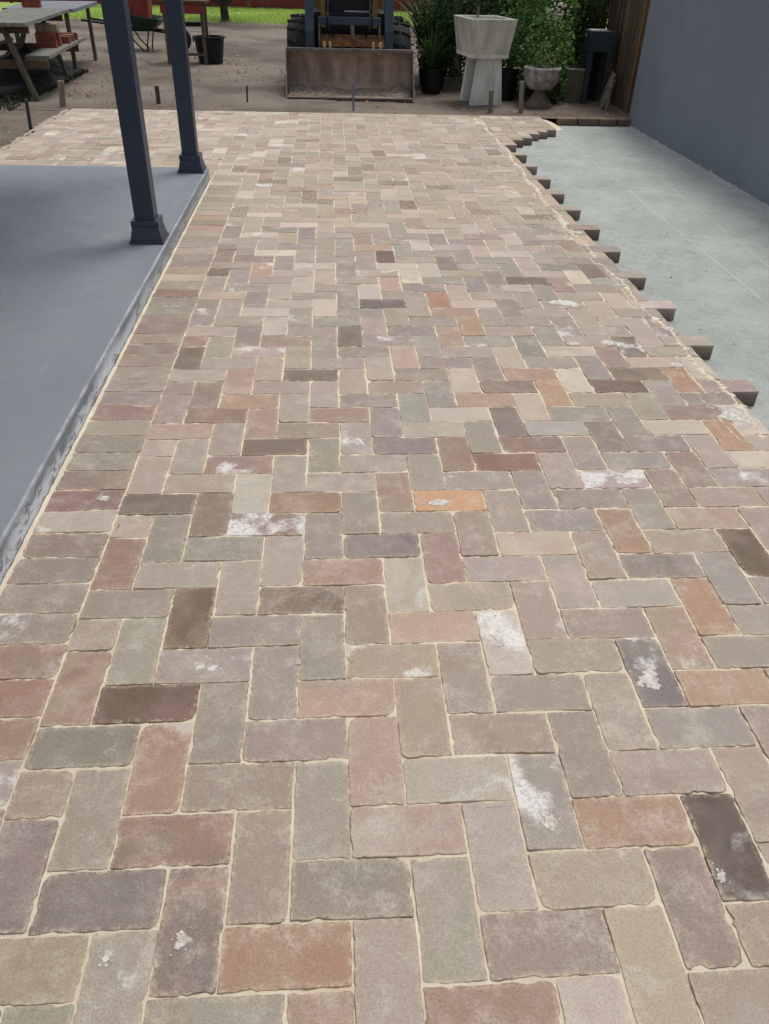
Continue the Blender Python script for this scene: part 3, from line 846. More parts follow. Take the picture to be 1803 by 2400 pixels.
# back of the bucket: gusset rail, coupler plates and lugs
MB().box((LXC, 10.24, 0.43), (1.50, 0.10, 0.05)).build("bucket_rail", M['steel_edge'], L, bevel=0.004)
MB().add([(0.59, 10.13, 0.50), (1.38, 10.13, 0.50), (1.38, 10.26, 0.62), (0.59, 10.26, 0.62), (0.59, 10.30, 0.50), (1.38, 10.30, 0.50)], [(0, 1, 2, 3), (3, 2, 5, 4), (0, 3, 4), (1, 5, 2), (0, 4, 5, 1)]).build("coupler_plate", M['machine_orange'], L)
for xx in (0.63, 0.70, 0.86, 0.98, 1.10, 1.24, 1.33):
    MB().box((xx, 10.115, 0.515), (0.030, 0.05, 0.075)).build("coupler_lug", M['pale_metal'] if xx in (0.63, 0.70, 1.24, 1.33) else M['machine_orange'], L, bevel=0.004)
MB().tube((0.985, 10.16, 0.56), (0.985, 10.55, 0.72), 0.028, n=10).build("hydraulic_ram", M['steel_edge'], L, smooth=False)
for s in (-1, 1):
    xa = LXC + s * 0.495
    MB().prism([(10.18, 0.46), (10.27, 0.44), (10.36, 0.62), (10.50, 1.25), (11.6, 1.62), (11.6, 1.74), (10.42, 1.36), (10.26, 0.86), (10.18, 0.66)], 'x', xa - 0.055, xa + 0.055).build("lift_arm", M['machine_blue'], L, bevel=0.006)
    MB().box((LXC + s * 0.375, 10.215, 0.60), (0.02, 0.05, 0.26)).build("arm_bracket", M['steel_edge'], L, bevel=0.003)
    MB().box((LXC + s * 0.330, 10.50, 1.30), (0.06, 0.06, 1.25)).build("cab_post", M['machine_yellow'], L, bevel=0.004)
    MB().box((LXC + s * 0.330, 11.60, 1.30), (0.06, 0.06, 1.25)).build("cab_post", M['machine_yellow'], L, bevel=0.004)
    MB().box((LXC + s * 0.265, 10.53, 1.05), (0.018, 0.018, 0.75)).build("cab_bar", M['steel_edge'], L)
    for yy in (10.62, 11.65):
        w = empty("wheel", (0, 0, 0)); w.parent = L; w.location = (s * 0.655, yy - 10.6, 0.39)
        cxw = LXC + s * 0.655
        t = MB(); N = 28
        for i in range(N):
            pass
        tp = [(-0.13, 0.22), (-0.135, 0.31), (-0.115, 0.365), (0.0, 0.380), (0.115, 0.365), (0.135, 0.31), (0.13, 0.22)]
        vs, fs = [], []
        for (dx, rr) in tp:
            for i in range(N):
                a = 2 * math.pi * i / N
                vs.append((cxw + dx, yy + rr * math.cos(a), 0.36 + rr * math.sin(a)))
        for j in range(len(tp) - 1):
            for i in range(N):
                fs.append((j * N + i, j * N + (i + 1) % N, (j + 1) * N + (i + 1) % N, (j + 1) * N + i))
        t.add(vs, fs)
        for i in range(14):                                  # chevron lugs
            a = 2 * math.pi * i / 14
            for sd in (-1, 1):
                a2 = a + (0.11 if sd > 0 else -0.11)
                p0 = (cxw + sd * 0.012, yy + 0.385 * math.cos(a), 0.36 + 0.385 * math.sin(a))
                p1 = (cxw + sd * 0.125, yy + 0.372 * math.cos(a2), 0.36 + 0.372 * math.sin(a2))
                t.bar(p0, p1, 0.036, 0.030, up=(0, math.cos(a), math.sin(a)))
        t.build("tyre", M['tyre'], w)
        MB().tube((cxw - 0.10, yy, 0.36), (cxw + 0.10, yy, 0.36), 0.225, n=20).build("rim", M['machine_yellow'], w)
MB().box((LXC, 10.235, 0.765), (0.78, 0.09, 0.085)).build("cross_tube", M['machine_blue'], L, bevel=0.010)
MB().box((LXC, 11.20, 0.58), (0.92, 1.35, 0.52)).build("chassis", M['black'], L, bevel=0.02)
MB().box((LXC, 11.10, 0.42), (0.60, 1.15, 0.20)).build("belly_plate", M['machine_orange'], L, bevel=0.01)
MB().box((LXC, 12.05, 0.90), (1.05, 0.65, 0.75)).build("engine_hood", M['machine_yellow'], L, bevel=0.05)
seat = MB().box((LXC, 11.15, 1.00), (0.48, 0.45, 0.16)).build("seat", M['black'], L, bevel=0.03)
MB().box((LXC, 11.38, 1.30), (0.46, 0.12, 0.55)).build("seat_back", M['black'], L, bevel=0.04)
MB().box((LXC, 10.62, 0.98), (0.60, 0.06, 0.42)).build("front_panel", M['black'], L, bevel=0.01)
MB().box((LXC + 0.10, 10.584, 0.850), (0.32, 0.008, 0.014)).build("label_strip", M['white'], L)
MB().box((LXC, 11.05, 1.96), (0.80, 1.25, 0.06)).build("cab_roof", M['machine_yellow'], L, bevel=0.02)

# ------------------------------------------------------------------ concrete laundry trough on its stand
T = empty("laundry_trough", (2.60, 9.50, -0.03), "old grey concrete laundry trough on a pale tapered concrete stand", "trough")
def trough_shell():
    # outer tapered tub with hollow, front near 9.22, rotated slightly
    cx, cy, rz = 2.535, 9.62, math.radians(9)
    z0, z1 = 0.475, 0.875
    ob, ot = (0.45, 0.60), (0.56, 0.74)
    ib, it = (0.30, 0.44), (0.47, 0.64)
    R = Matrix.Rotation(rz, 3, 'Z')
    def ring(sz, z):
        return [tuple((R @ Vector((sx * sz[0] / 2, sy * sz[1] / 2, 0)) + Vector((cx, cy, z)))) for sx, sy in ((-1, -1), (1, -1), (1, 1), (-1, 1))]
    v = ring(ob, z0) + ring(ot, z1) + ring(it, z1) + ring(ib, z0 + 0.09)
    f = [(3, 2, 1, 0), (12, 13, 14, 15)]
    for a in (0, 4, 8):
        for i in range(4): f.append((a + i, a + (i + 1) % 4, a + 4 + (i + 1) % 4, a + 4 + i))
    return MB().add(v, f)
trough_shell().build("tub", M['trough'], T, bevel=0.008)
R9 = math.radians(9)
RZ9 = Matrix.Rotation(R9, 3, 'Z')
for dy in (-0.20, 0.20):                                   # two tapered slab legs
    c9 = RZ9 @ Vector((0.030, dy, 0)) + Vector((2.535, 9.62, -0.045))
    MB().frustum(tuple(c9), (0.40, 0.085), (0.285, 0.080), 0.522, R9).build("leg", M['trough_pale'], T, bevel=0.006)
MB().frustum((2.535, 9.62, 0.4765), (0.456, 0.606), (0.470, 0.620), 0.040, R9).build("base_band", M['trough_pale'], T, bevel=0.004)
MB().tube((2.50, 9.93, 0.86), (2.50, 9.93, 0.96), 0.014, n=8).build("tap_pipe", M['steel_edge'], T)

# ------------------------------------------------------------------ urn, stands and pots
rng = random.Random(8)
urn = empty("stone_urn", (3.255, 9.42, -0.03), "grey weathered bowl urn on a flared foot with bushy plant behind", "urn")
MB().lathe((3.255, 9.42, -0.04), [(0.0, 0.002), (0.170, 0.0), (0.165, 0.03), (0.110, 0.10), (0.070, 0.165), (0.065, 0.20)], 28).build("foot", M['grey_block'], urn, smooth=True)
MB().lathe((3.255, 9.42, -0.04), [(0.05, 0.185), (0.125, 0.198), (0.180, 0.240), (0.212, 0.300), (0.220, 0.360), (0.218, 0.395), (0.226, 0.410), (0.224, 0.436), (0.195, 0.438), (0.180, 0.400), (0.0, 0.395)], 28).build("bowl", M['urn'], urn, smooth=True)

st = empty("plant_stand", (4.0, 9.74, -0.03), "tall charcoal stand with deep top box and slim legs beside the fence", "plant stand")
MB().frustum((4.00, 9.78, 0.545), (0.30, 0.30), (0.325, 0.32), 0.215).build("top_box", M['charcoal'], st, bevel=0.006)
for sx in (-1, 1):
    for sy in (-1, 1):
        MB().frustum((4.00 + sx * 0.118, 9.78 + sy * 0.115, -0.04), (0.052, 0.052), (0.062, 0.062), 0.588).build("leg", M['charcoal'], st, bevel=0.003)
MB().box((4.00, 9.92, 0.25), (0.18, 0.015, 0.55)).build("void_panel", M['black'], st)  # black sheet stands in for the dark void between the legs
MB().box((3.97, 9.78, 0.764), (0.20, 0.18, 0.012)).build("drip_tray", M['white'], st, bevel=0.002)

pb = empty("tapered_planter", (3.80, 9.86, -0.03), "pale olive tapered planter between the urn and charcoal stand", "planter")
MB().frustum((3.80, 9.98, -0.04), (0.22, 0.26), (0.27, 0.30), 0.36).build("planter_body", M['olive_pot'], pb, bevel=0.006)
MB().box((3.81, 9.98, 0.335), (0.29, 0.32, 0.022)).build("planter_rim", M['trough'], pb, bevel=0.004)
MB().box((3.81, 9.98, 0.349), (0.25, 0.28, 0.010)).build("soil", M['soil'], pb)

bl = empty("concrete_block", (2.36, 10.78, -0.03), "grey concrete block under the olive column pot", "block")
MB().box((2.36, 10.78, 0.045), (0.28, 0.22, 0.17)).build("block_body", M['grey_block'], bl, bevel=0.006)
MB().box((2.36, 10.669, 0.045), (0.20, 0.006, 0.10)).build("block_face", M['grey_block'], bl, bevel=0.001)
cp = empty("column_pot", (2.385, 10.78, 0.131), "olive column pot on a grey block behind the trough", "pot")
MB().lathe((2.385, 10.78, 0.131), [(0.0, 0.0), (0.085, 0.0), (0.092, 0.02), (0.086, 0.08), (0.082, 0.30)], 20).build("pot_body", M['olive_pot'], cp, smooth=True)
MB().lathe((2.385, 10.78, 0.131), [(0.082, 0.295), (0.112, 0.31), (0.116, 0.35), (0.098, 0.352), (0.09, 0.33), (0.0, 0.33)], 20).build("pot_rim", M['grey_block'], cp, smooth=True)

def nursery_pot(x, y, r, h, label, group=None, mat='black'):
    p = empty("nursery_pot", (x, y, -0.03), label, "pot", group)
    MB().lathe((x, y, -0.035), [(0.0, 0.0), (r * 0.80, 0.0), (r * 0.97, h * 0.9), (r * 1.05, h * 0.9), (r * 1.05, h), (r * 0.92, h), (r * 0.9, h * 0.88), (0.0, h * 0.88)], 20).build("pot_shell", M[mat], p, smooth=False)
    MB().lathe((x, y, -0.035), [(0.0, h * 0.90), (r * 0.88, h * 0.885)], 20).build("soil", M['soil'], p)
    return p
nursery_pot(2.02, 10.35, 0.15, 0.30, "black plastic pot of strappy leaves next to the loader bucket")
nursery_pot(2.93, 9.95, 0.16, 0.34, "black plastic pot in shadow between trough and urn")
nursery_pot(2.08, 11.1, 0.17, 0.34, "black plastic pot behind the strappy plant by the loader")

# ------------------------------------------------------------------ plants
def leaves_obj(name, mat, parent, P, size, rs, droop=0.0, aspect=0.45):
    """P: n x 3 leaf bases in world space; each leaf is a small folded blade"""
    rg = np.random.default_rng(rs)
    n = len(P)
    d = rg.normal(size=(n, 3)); d[:, 2] = d[:, 2] * 0.6 + 0.15 - droop
    d /= np.linalg.norm(d, axis=1)[:, None]
    a = rg.normal(size=(n, 3)); sdir = np.cross(d, a); sdir /= np.linalg.norm(sdir, axis=1)[:, None]
    nr = np.cross(d, sdir)
    L_ = size * rg.uniform(0.6, 1.35, n)[:, None]
    W_ = L_ * aspect * rg.uniform(0.75, 1.2, n)[:, None]
    v = np.empty((n, 4, 3))
    v[:, 0] = P
    v[:, 1] = P + d * L_ * 0.5 + sdir * W_ * 0.5 + nr * W_ * 0.18
    v[:, 2] = P + d * L_ - nr * L_ * 0.10
    v[:, 3] = P + d * L_ * 0.5 - sdir * W_ * 0.5 + nr * W_ * 0.18
    off = np.array(base_of(parent)) if parent is not None else 0
    me = bpy.data.meshes.new(name)
    V = (v.reshape(-1, 3) - off)
    b = np.arange(n)[:, None] * 4
    Fc = np.concatenate([np.concatenate([b, b + 1, b + 2], 1), np.concatenate([b, b + 2, b + 3], 1)])
    me.from_pydata(V.tolist(), [], Fc.tolist())
    at = me.attributes.new("lv", 'FLOAT', 'POINT')
    at.data.foreach_set("value", np.repeat(rg.beta(1.3, 2.2, n), 4).astype(np.float32))
    me.materials.append(mat)
    o = bpy.data.objects.new(name, me)
    COL.objects.link(o)
    if parent is not None: o.parent = parent
    return o

def shrub(name, label, x, y, z0, rx, ry, h, n, size, mat, seed, flowers=0, clumps=46, aspect=0.5):
    rg = np.random.default_rng(seed)
    r = empty(name, (x, y, z0), label, "shrub")
    stems = MB()
    tips = []
    for i in range(7):
        a = rg.uniform(0, 2 * math.pi); k = rg.uniform(0.3, 0.85)
        top = Vector((x + math.cos(a) * rx * k, y + math.sin(a) * ry * k, z0 + h * rg.uniform(0.55, 0.95)))
        b0 = Vector((x + math.cos(a) * 0.03, y + math.sin(a) * 0.03, z0))
        mid = b0.lerp(top, 0.5) + Vector((rg.normal() * 0.03, rg.normal() * 0.03, h * 0.08))
        stems.path([b0, mid, top], [0.014, 0.010, 0.005], 6)
    stems.build("stem", M['bark'], r, fix=False)
    C = []
    while len(C) < clumps:
        p = rg.uniform(-1, 1, 3)
        q = np.linalg.norm(p)
        if q > 1 or q < 0.35: continue
        C.append((x + p[0] * rx, y + p[1] * ry, z0 + h * (0.52 + 0.48 * p[2])))
    C = np.array(C)
    ci = rg.integers(0, clumps, n)
    sc = np.array([rx, ry, h * 0.5]) * 0.20
    P = C[ci] + rg.normal(size=(n, 3)) * sc
    P[:, 2] = np.maximum(P[:, 2], z0 + 0.02)
    leaves_obj("foliage", mat, r, P, size, seed + 1, aspect=aspect)
    if flowers:
        fi = rg.integers(0, clumps, 6)
        FP = np.concatenate([C[k] + rg.normal(size=(flowers // 6, 3)) * 0.05 for k in fi])
        FP[:, 1] -= ry * 0.6
        leaves_obj("blossom", M['petal'], r, FP, 0.035, seed + 2, aspect=0.9)
    return r

def strap_plant(label, x, y, z0, n, length, seed):
    rg = random.Random(seed)
    r = empty("strap_leaf_plant", (x, y, z0), label, "plant")
    V, Fc, lv = [], [], []
    for i in range(n):
        a = rg.uniform(0, 2 * math.pi); out = rg.uniform(0.12, 0.75); Ln = length * rg.uniform(0.65, 1.15)
        w = rg.uniform(0.010, 0.020)
        side = Vector((-math.sin(a), math.cos(a), 0))
        c = rg.betavariate(1.4, 2)
        k = len(V)
        for s in range(6):
            t = s / 5
            rad = out * Ln * t ** 1.3
            hz = Ln * (t - 0.55 * out * t ** 2.6)
            p = Vector((x + math.cos(a) * (0.03 + rad), y + math.sin(a) * (0.03 + rad), z0 + hz))
            ww = w * (1 - t ** 2.5) + 0.001
            V += [tuple(p - side * ww), tuple(p + side * ww)]; lv += [c, c]
        for s in range(5): Fc.append((k + 2 * s, k + 2 * s + 1, k + 2 * s + 3, k + 2 * s + 2))
    o = MB().add(V, Fc).build("strap_leaves", M['leaf_strap'], r, fix=False, smooth=True)
    at = o.data.attributes.new("lv", 'FLOAT', 'POINT'); at.data.foreach_set("value", lv)
    MB().lathe((x, y, z0 - 0.02), [(0.0, 0.0), (0.035, 0.0), (0.045, 0.05), (0.02, 0.10), (0.0, 0.11)], 10).build("crown_base", M['leaf_strap'], r)
    return r

strap_plant("strappy leaved plant in black pot beside the loader bucket", 2.02, 10.35, 0.25, 70, 0.50, 3)
strap_plant("tall strappy plant right behind the concrete trough", 2.25, 11.05, 0.10, 110, 1.0, 4)
strap_plant("strappy plant behind the pot near the loader wheel", 2.05, 11.25, 0.28, 90, 1.0, 6)
shrub("flowering_shrub", "green shrub with pale pink blossom over the stone urn", 3.35, 10.35, -0.03, 0.55, 0.42, 1.45, 5200, 0.064, M['leaf_mid'], 11, flowers=260)
shrub("small_leaf_bush", "small leafed green bush growing up right behind the urn bowl", 3.36, 9.72, 0.02, 0.26, 0.22, 0.85, 2800, 0.048, M['leaf_mid'], 15, clumps=34)
shrub("dark_shrub", "dense dark green shrub behind the concrete trough", 2.75, 10.9, -0.03, 0.60, 0.45, 1.7, 5200, 0.060, M['leaf_dark'], 21)
shrub("fence_shrub", "dark shrub against the paling fence behind the charcoal stand", 3.95, 10.65, -0.03, 0.50, 0.45, 1.8, 4600, 0.055, M['leaf_dark'], 25)
shrub("back_shrub", "tall dark shrub deep behind the other bushes", 3.3, 11.9, -0.03, 0.95, 0.6, 2.2, 6500, 0.075, M['leaf_dark'], 29)
shrub("low_shrub", "dark low shrub between strappy plants and red fence", 2.35, 12.1, -0.03, 0.45, 0.45, 1.1, 2600, 0.06, M['leaf_dark'], 33)
shrub("dark_bush", "low dark bush added to darken the gap between loader wheel and strappy pot", 2.12, 10.78, -0.03, 0.30, 0.25, 0.95, 2200, 0.05, M['leaf_dark'], 41, clumps=30)  # added so no bright ground shows behind the pot
shrub("urn_trailer", "trailing green plant hanging at the urn's side to the ground", 3.50, 9.62, -0.03, 0.10, 0.10, 0.45, 520, 0.034, M['leaf_mid'], 37, clumps=16)
# plant in the urn
up = empty("urn_plant", (3.255, 9.42, 0.36), "dry twiggy plant growing out of the urn bowl", "plant")
mbu = MB(); rg = random.Random(71)
for i in range(22):
    a = rg.uniform(0, 6.28); k = rg.uniform(0.02, 0.17)
    b0 = Vector((3.255 + math.cos(a) * k * 0.5, 9.42 + math.sin(a) * k * 0.5, 0.355))
    mbu.tube(b0, b0 + Vector((math.cos(a) * k * 0.7, math.sin(a) * k * 0.7, rg.uniform(0.08, 0.26))), 0.004, 0.0015, 5)
mbu.build("twigs", M['peg'], up, fix=False)
rgn = np.random.default_rng(72)
leaves_obj("leaves", M['leaf_mid'], up, np.stack([3.255 + rgn.normal(size=240) * 0.09, 9.42 + rgn.normal(size=240) * 0.08, 0.40 + rgn.uniform(0, 0.25, 240)], 1), 0.036, 73)

# ------------------------------------------------------------------ paling fence behind the wall end
pf = empty("paling_fence", (4.32, 8.6, -0.03), "weathered timber paling fence running back from the wall end", "fence")
rng = random.Random(61)
yy = 8.50
while yy < 14.5:
    w = rng.uniform(0.032, 0.060)
    x = 4.235 + rng.gauss(0, 0.014) + (yy - 8.5) * 0.02
    top = 1.75 + rng.uniform(-0.03, 0.03)
    o = MB().box((x, yy + w / 2, top / 2 - 0.03), (0.020, w, top + 0.04), M=Matrix.Rotation(rng.gauss(0, 0.012), 3, 'X')).build("paling", M['fence_wood_warm'] if rng.random() < 0.22 else M['fence_wood'], pf)
    yy += w - rng.uniform(0.000, 0.006)
for z in (0.35, 1.35):
    MB().bar((4.29, 8.5, z), (4.41, 14.5, z), 0.04, 0.07).build("rail", M['fence_wood'], pf)
for k, (yy, mt) in enumerate(((8.62, 'fence_wood_warm'), (9.9, 'fence_wood'))):
    MB().box((4.335 + (yy - 8.5) * 0.02, yy, 0.85), (0.075, 0.09, 1.85)).build("post", M[mt], pf, bevel=0.004)
# stack of old stakes leaning at the fence foot
rng = random.Random(66)
for i in range(6):
    x = 4.03 + i * 0.022; y = 9.25 + i * 0.11
    o = MB().bar((x - 0.02, y, -0.04), (x + 0.10, y + 0.05, 0.28 + rng.uniform(0, 0.14)), 0.035, 0.022).build("leaning_stake", M['peg'] if i % 2 else M['fence_wood'], None, bevel=0.002)
    tag(o, ["first", "second", "third", "fourth", "fifth", "last"][i] + " short stake from the camera leaning at the paling fence foot", "stake", "short stakes leaning at the fence foot")

# ------------------------------------------------------------------ red sheet fence, lawn grass, tree
rf = empty("red_fence", (0, 27.6, -0.03), "dark red ribbed steel fence at the back of the lawn", "fence")
def ribbed(x0, x1, y, z0, z1):
    mb = MB(); pts = []
    x = x0
    while x < x1 - 0.001:
        for dx, dy in ((0.0, 0.0), (0.10, 0.0), (0.125, -0.03), (0.165, -0.03)):
            if x + dx <= x1: pts.append((x + dx, y + dy))
        x += 0.19
    pts.append((x1, y))
    v = [(p[0], p[1], z0) for p in pts] + [(p[0], p[1], z1) for p in pts]
    n = len(pts)
    return mb.add(v, [(i, i + 1, n + i + 1, n + i) for i in range(n - 1)])
xf = -16.0
while xf < 16:
    ribbed(xf + 0.04, xf + 2.33, 27.6, 0.02, 1.8).build("panel", M['red_fence'], rf, fix=False)
    MB().box((xf, 27.6, 0.9), (0.07, 0.07, 1.85)).build("post", M['red_fence_post'], rf)
    MB().box((xf + 1.185, 27.58, 0.03), (2.29, 0.05, 0.07)).build("bottom_rail", M['red_fence_post'], rf)
    xf += 2.37
def grass_obj(name, x0, x1, y0, y1, n, h, mat, seed, label, z=-0.02):
    rg = np.random.default_rng(seed)
    P = np.stack([rg.uniform(x0, x1, n), rg.uniform(y0, y1, n) , np.full(n, z)], 1)
    P[:, 1] += 0.15 * np.sin(P[:, 0] * 2.3) + 0.1 * np.sin(P[:, 0] * 5.1)
    a = rg.uniform(0, 6.28, n); w = rg.uniform(0.006, 0.014, n)[:, None]
    sd = np.stack([np.cos(a), np.sin(a), np.zeros(n)], 1)
    tip = P + np.stack([rg.normal(size=n) * h * 0.4, rg.normal(size=n) * h * 0.4, h * rg.uniform(0.5, 1.2, n)], 1)
    v = np.stack([P - sd * w, P + sd * w, tip], 1).reshape(-1, 3)
    me = bpy.data.meshes.new(name)
    me.from_pydata(v.tolist(), [], np.arange(3 * n).reshape(-1, 3).tolist())
    at = me.attributes.new("lv", 'FLOAT', 'POINT'); at.data.foreach_set("value", np.repeat(rg.uniform(0, 1, n), 3).astype(np.float32))
    me.materials.append(mat)
    o = bpy.data.objects.new(name, me); COL.objects.link(o)
    return tag(o, label, None, kind="stuff")
grass_obj("lawn_grass", -7, 7, 21.75, 27.4, 42000, 0.07, M['grass'], 81, "short bright green grass on the lawn")
grass_obj("weeds", -4.6, -2.75, 8.5, 12.0, 4500, 0.07, M['weed'], 82, "dark green weeds under the picnic table", z=-0.03)

tr = empty("small_tree", (-1.9, 22.1, -0.03), "small dark trunked tree at the edge of the lawn", "tree")
tm = MB()
b0 = Vector((-1.9, 22.1, -0.05))
tm.path([b0, b0 + Vector((0, 0, 0.06)), b0 + Vector((-0.01, 0, 0.25)), b0 + Vector((-0.02, 0, 0.38))], [0.19, 0.11, 0.095, 0.09], 10)
fk = b0 + Vector((-0.02, 0, 0.36))
for dx, dy, dz in ((-0.55, 0.1, 0.45), (0.35, -0.1, 0.9), (-0.15, 0.25, 1.2), (0.6, 0.2, 0.6)):
    tm.path([fk, fk + Vector((dx * 0.45, dy * 0.4, dz * 0.35)), fk + Vector((dx, dy, dz)), fk + Vector((dx * 1.5, dy * 1.5, dz * 1.7))], [0.075, 0.055, 0.035, 0.015], 8)
tm.build("trunk", M['bark'], tr, fix=False)
rgn = np.random.default_rng(91)
Cc = rgn.normal(size=(60, 3)) * np.array([0.75, 0.6, 0.55]) + np.array([-1.9, 22.1, 1.7])
Cc[:, 2] = np.maximum(Cc[:, 2], 0.75)
leaves_obj("crown", M['leaf_dark'], tr, Cc[rgn.integers(0, 60, 6000)] + rgn.normal(size=(6000, 3)) * 0.16, 0.08, 92)

# ------------------------------------------------------------------ picnic table and what lies on it
pt = empty("picnic_table", (-3.05, 10.2, -0.03), "weathered grey timber picnic table with attached bench", "table")
RT = math.radians(4.5)
RM = Matrix.Rotation(RT, 3, 'Z')
O = Vector((-2.58, 8.90, 0.0))                    # near right corner of the table top
def TL(x, y, z): return O + RM @ Vector((x, y, 0)) + Vector((0, 0, z))
for i in range(5):
    xx = -0.07 - i * 0.148
    MB().bar(TL(xx, 0.0 - 0.01 * (i % 2), 0.735), TL(xx, 2.55, 0.735), 0.140, 0.038).build("top_plank", M['grey_wood'], pt, bevel=0.004)
for i in range(2):
    for sx in (0, 1):
        xx = (0.02 - i * 0.135) if sx == 0 else (-0.86 - i * 0.135)
        if sx == 0: MB().bar(TL(xx + 0.03, 0.32, 0.40), TL(xx + 0.03, 2.75, 0.40), 0.128, 0.040).build("bench_plank", M['grey_wood'], pt, bevel=0.004)
        else: MB().bar(TL(xx, 0.1, 0.40), TL(xx, 2.55, 0.40), 0.128, 0.040).build("bench_plank", M['grey_wood'], pt, bevel=0.004)
for yl in (0.28, 2.2):
    MB().bar(TL(-0.30, yl - 0.05, 0.71), TL(-0.085, yl - 0.05, -0.04), 0.045, 0.085, up=(0, 1, 0)).build("leg", M['leg_wood'], pt, bevel=0.003)
    MB().bar(TL(-0.46, yl - 0.05, 0.71), TL(-0.78, yl - 0.05, -0.04), 0.045, 0.085, up=(0, 1, 0)).build("leg", M['leg_wood'], pt, bevel=0.003)
    MB().bar(TL(-1.02, yl, 0.335), TL(0.10, yl, 0.335), 0.045, 0.090).build("cross_beam", M['brown_wood'], pt, bevel=0.003)
    MB().bar(TL(-0.72, yl, 0.675), TL(-0.04, yl, 0.675), 0.045, 0.080).build("top_bearer", M['brown_wood'], pt, bevel=0.003)
rng = random.Random(101)
def loose_brick(c, rz, label, mat='red_brick', size=(0.23, 0.11, 0.076), name="loose_brick", group=None):
    o = MB().box((0, 0, 0), size, rz).build(name, M[mat], None, bevel=0.005)
    o.location = c
    return tag(o, label, "brick" if name == "loose_brick" else "block", group)
loose_brick((-3.27, 11.47, 0.755 + 0.039), RT, "red brick lying on the grey picnic table top")
loose_brick((-3.27, 11.47, 0.755 + 0.116), RT + 0.1, "upper red brick lying on another on the table top")
# bricks on the bench
BZ = 0.42
for lay in range(2):
    for j in range(2):
        loose_brick(tuple(TL(-0.075 - 0.002 * lay, 1.22 + j * 0.24, BZ + 0.039 + lay * 0.078)), RT + math.pi / 2 * 0 + rng.gauss(0, 0.03), ["nearer bottom", "farther bottom", "nearer upper", "farther upper"][lay * 2 + j] + " red brick of the small stack on the picnic bench", group="red bricks stacked on the bench")
loose_brick(tuple(TL(-0.06, 1.30, BZ + 0.156 + 0.045)), RT + 0.05, "tan sandstone block on top of the bench brick stack", 'tan_block', (0.25, 0.20, 0.09), "sandstone_block")
for j in range(3):
    loose_brick(tuple(TL(-0.02, 1.78 + j * 0.25, BZ + 0.039)), RT + rng.gauss(0.3, 0.2), ["red brick next to the stack along the picnic bench", "tan brick between two red ones along the picnic bench", "farthest red brick along the picnic bench"][j], 'tan_block' if j == 1 else 'red_brick', (0.22, 0.11, 0.078), group="bricks spread along the bench")
# dark tub and heap added so the space under the table reads dark
def tub(x, y, z, r, h, label, mat='black'):
    p = empty("plastic_tub", (x, y, z), label, "tub")
    MB().lathe((x, y, z - 0.004), [(0, 0), (r * 0.8, 0), (r, h), (r * 1.08, h), (r * 1.08, h + 0.02), (r * 0.94, h + 0.02), (r * 0.74, 0.02), (0, 0.02)], 22).build("tub_shell", M[mat], p)
    MB().tube((x - r * 1.05, y, z + h), (x - r * 1.05, y, z + h * 0.8), 0.012, n=6).build("tub_handle", M[mat], p)
    return p
tub(-4.35, 10.2, -0.03, 0.24, 0.40, "added black tub past the far bench of the picnic table")
tub(-1.20, 13.28, -0.03, 0.235, 0.35, "black tub standing behind the red trestle leg")

shade_heap = grid_mesh("shade_filler_heap", np.arange(-4.0, -2.78, 0.05), np.arange(9.35, 12.2, 0.06), lambda X, Y: -0.05 + np.clip(1 - ((X + 3.4) / 0.62) ** 2, 0, 1) * np.clip(1 - ((Y - 10.8) / 1.45) ** 2, 0, 1) * (0.34 + 0.10 * wavy(X, Y, 55, 9, 7.0)), M['black'])  # invented black heap that stands in for the table's shade
tag(shade_heap, "added black heap standing in for the shade under the picnic table", "shade heap")

# grey sheet behind the table end
gs = MB().add([tuple(TL(-0.9, 2.7, 0.74)), tuple(TL(0.02, 2.7, 0.745)), tuple(TL(0.05, 4.6, 0.75)), tuple(TL(-0.9, 4.6, 0.74))] + [tuple(TL(-0.9, 2.7, 0.70)), tuple(TL(0.02, 2.7, 0.70)), tuple(TL(0.05, 4.6, 0.70)), tuple(TL(-0.9, 4.6, 0.70))], [(0, 1, 2, 3), (7, 6, 5, 4), (0, 4, 5, 1), (1, 5, 6, 2), (2, 6, 7, 3), (3, 7, 4, 0)])
bench2 = empty("trestle_bench", tuple(TL(-0.45, 3.6, -0.03)), "grey topped trestle bench beyond the picnic table", "table")
gs.build("bench_top", M['blue_sheet'], bench2, bevel=0.006)
for xx, yy in ((-0.8, 2.8), (-0.1, 2.8), (-0.8, 4.5), (-0.1, 4.5)):
    MB().bar(TL(xx, yy, -0.04), TL(xx, yy, 0.70), 0.05, 0.05).build("leg", M['leg_wood'], bench2)

# ------------------------------------------------------------------ wheelbarrow with a red tub
wb = empty("wheelbarrow", (-2.45, 14.85, -0.03), "dark green wheelbarrow with thin black legs beyond the posts", "wheelbarrow")
def tray():
    b = [(-2.80, 14.70), (-2.36, 14.70), (-2.36, 15.15), (-2.80, 15.15)]
    t = [(-3.02, 14.52), (-2.16, 14.52), (-2.16, 15.32), (-3.02, 15.32)]
    ti = [(-2.98, 14.55), (-2.20, 14.55), (-2.20, 15.29), (-2.98, 15.29)]
    bi = [(-2.78, 14.72), (-2.38, 14.72), (-2.38, 15.13), (-2.78, 15.13)]
    v = [p + (0.27,) for p in b] + [(x, y, 0.56 - 0.10 * (x > -2.5)) for x, y in t] + [(x, y, 0.562 - 0.10 * (x > -2.5)) for x, y in ti] + [p + (0.30,) for p in bi]
    f = [(3, 2, 1, 0), (12, 13, 14, 15)]
    for a in (0, 4, 8):
        for i in range(4): f.append((a + i, a + (i + 1) % 4, a + 4 + (i + 1) % 4, a + 4 + i))
    return MB().add(v, f)
tray().build("tray", M['green_tray'], wb, bevel=0.006)
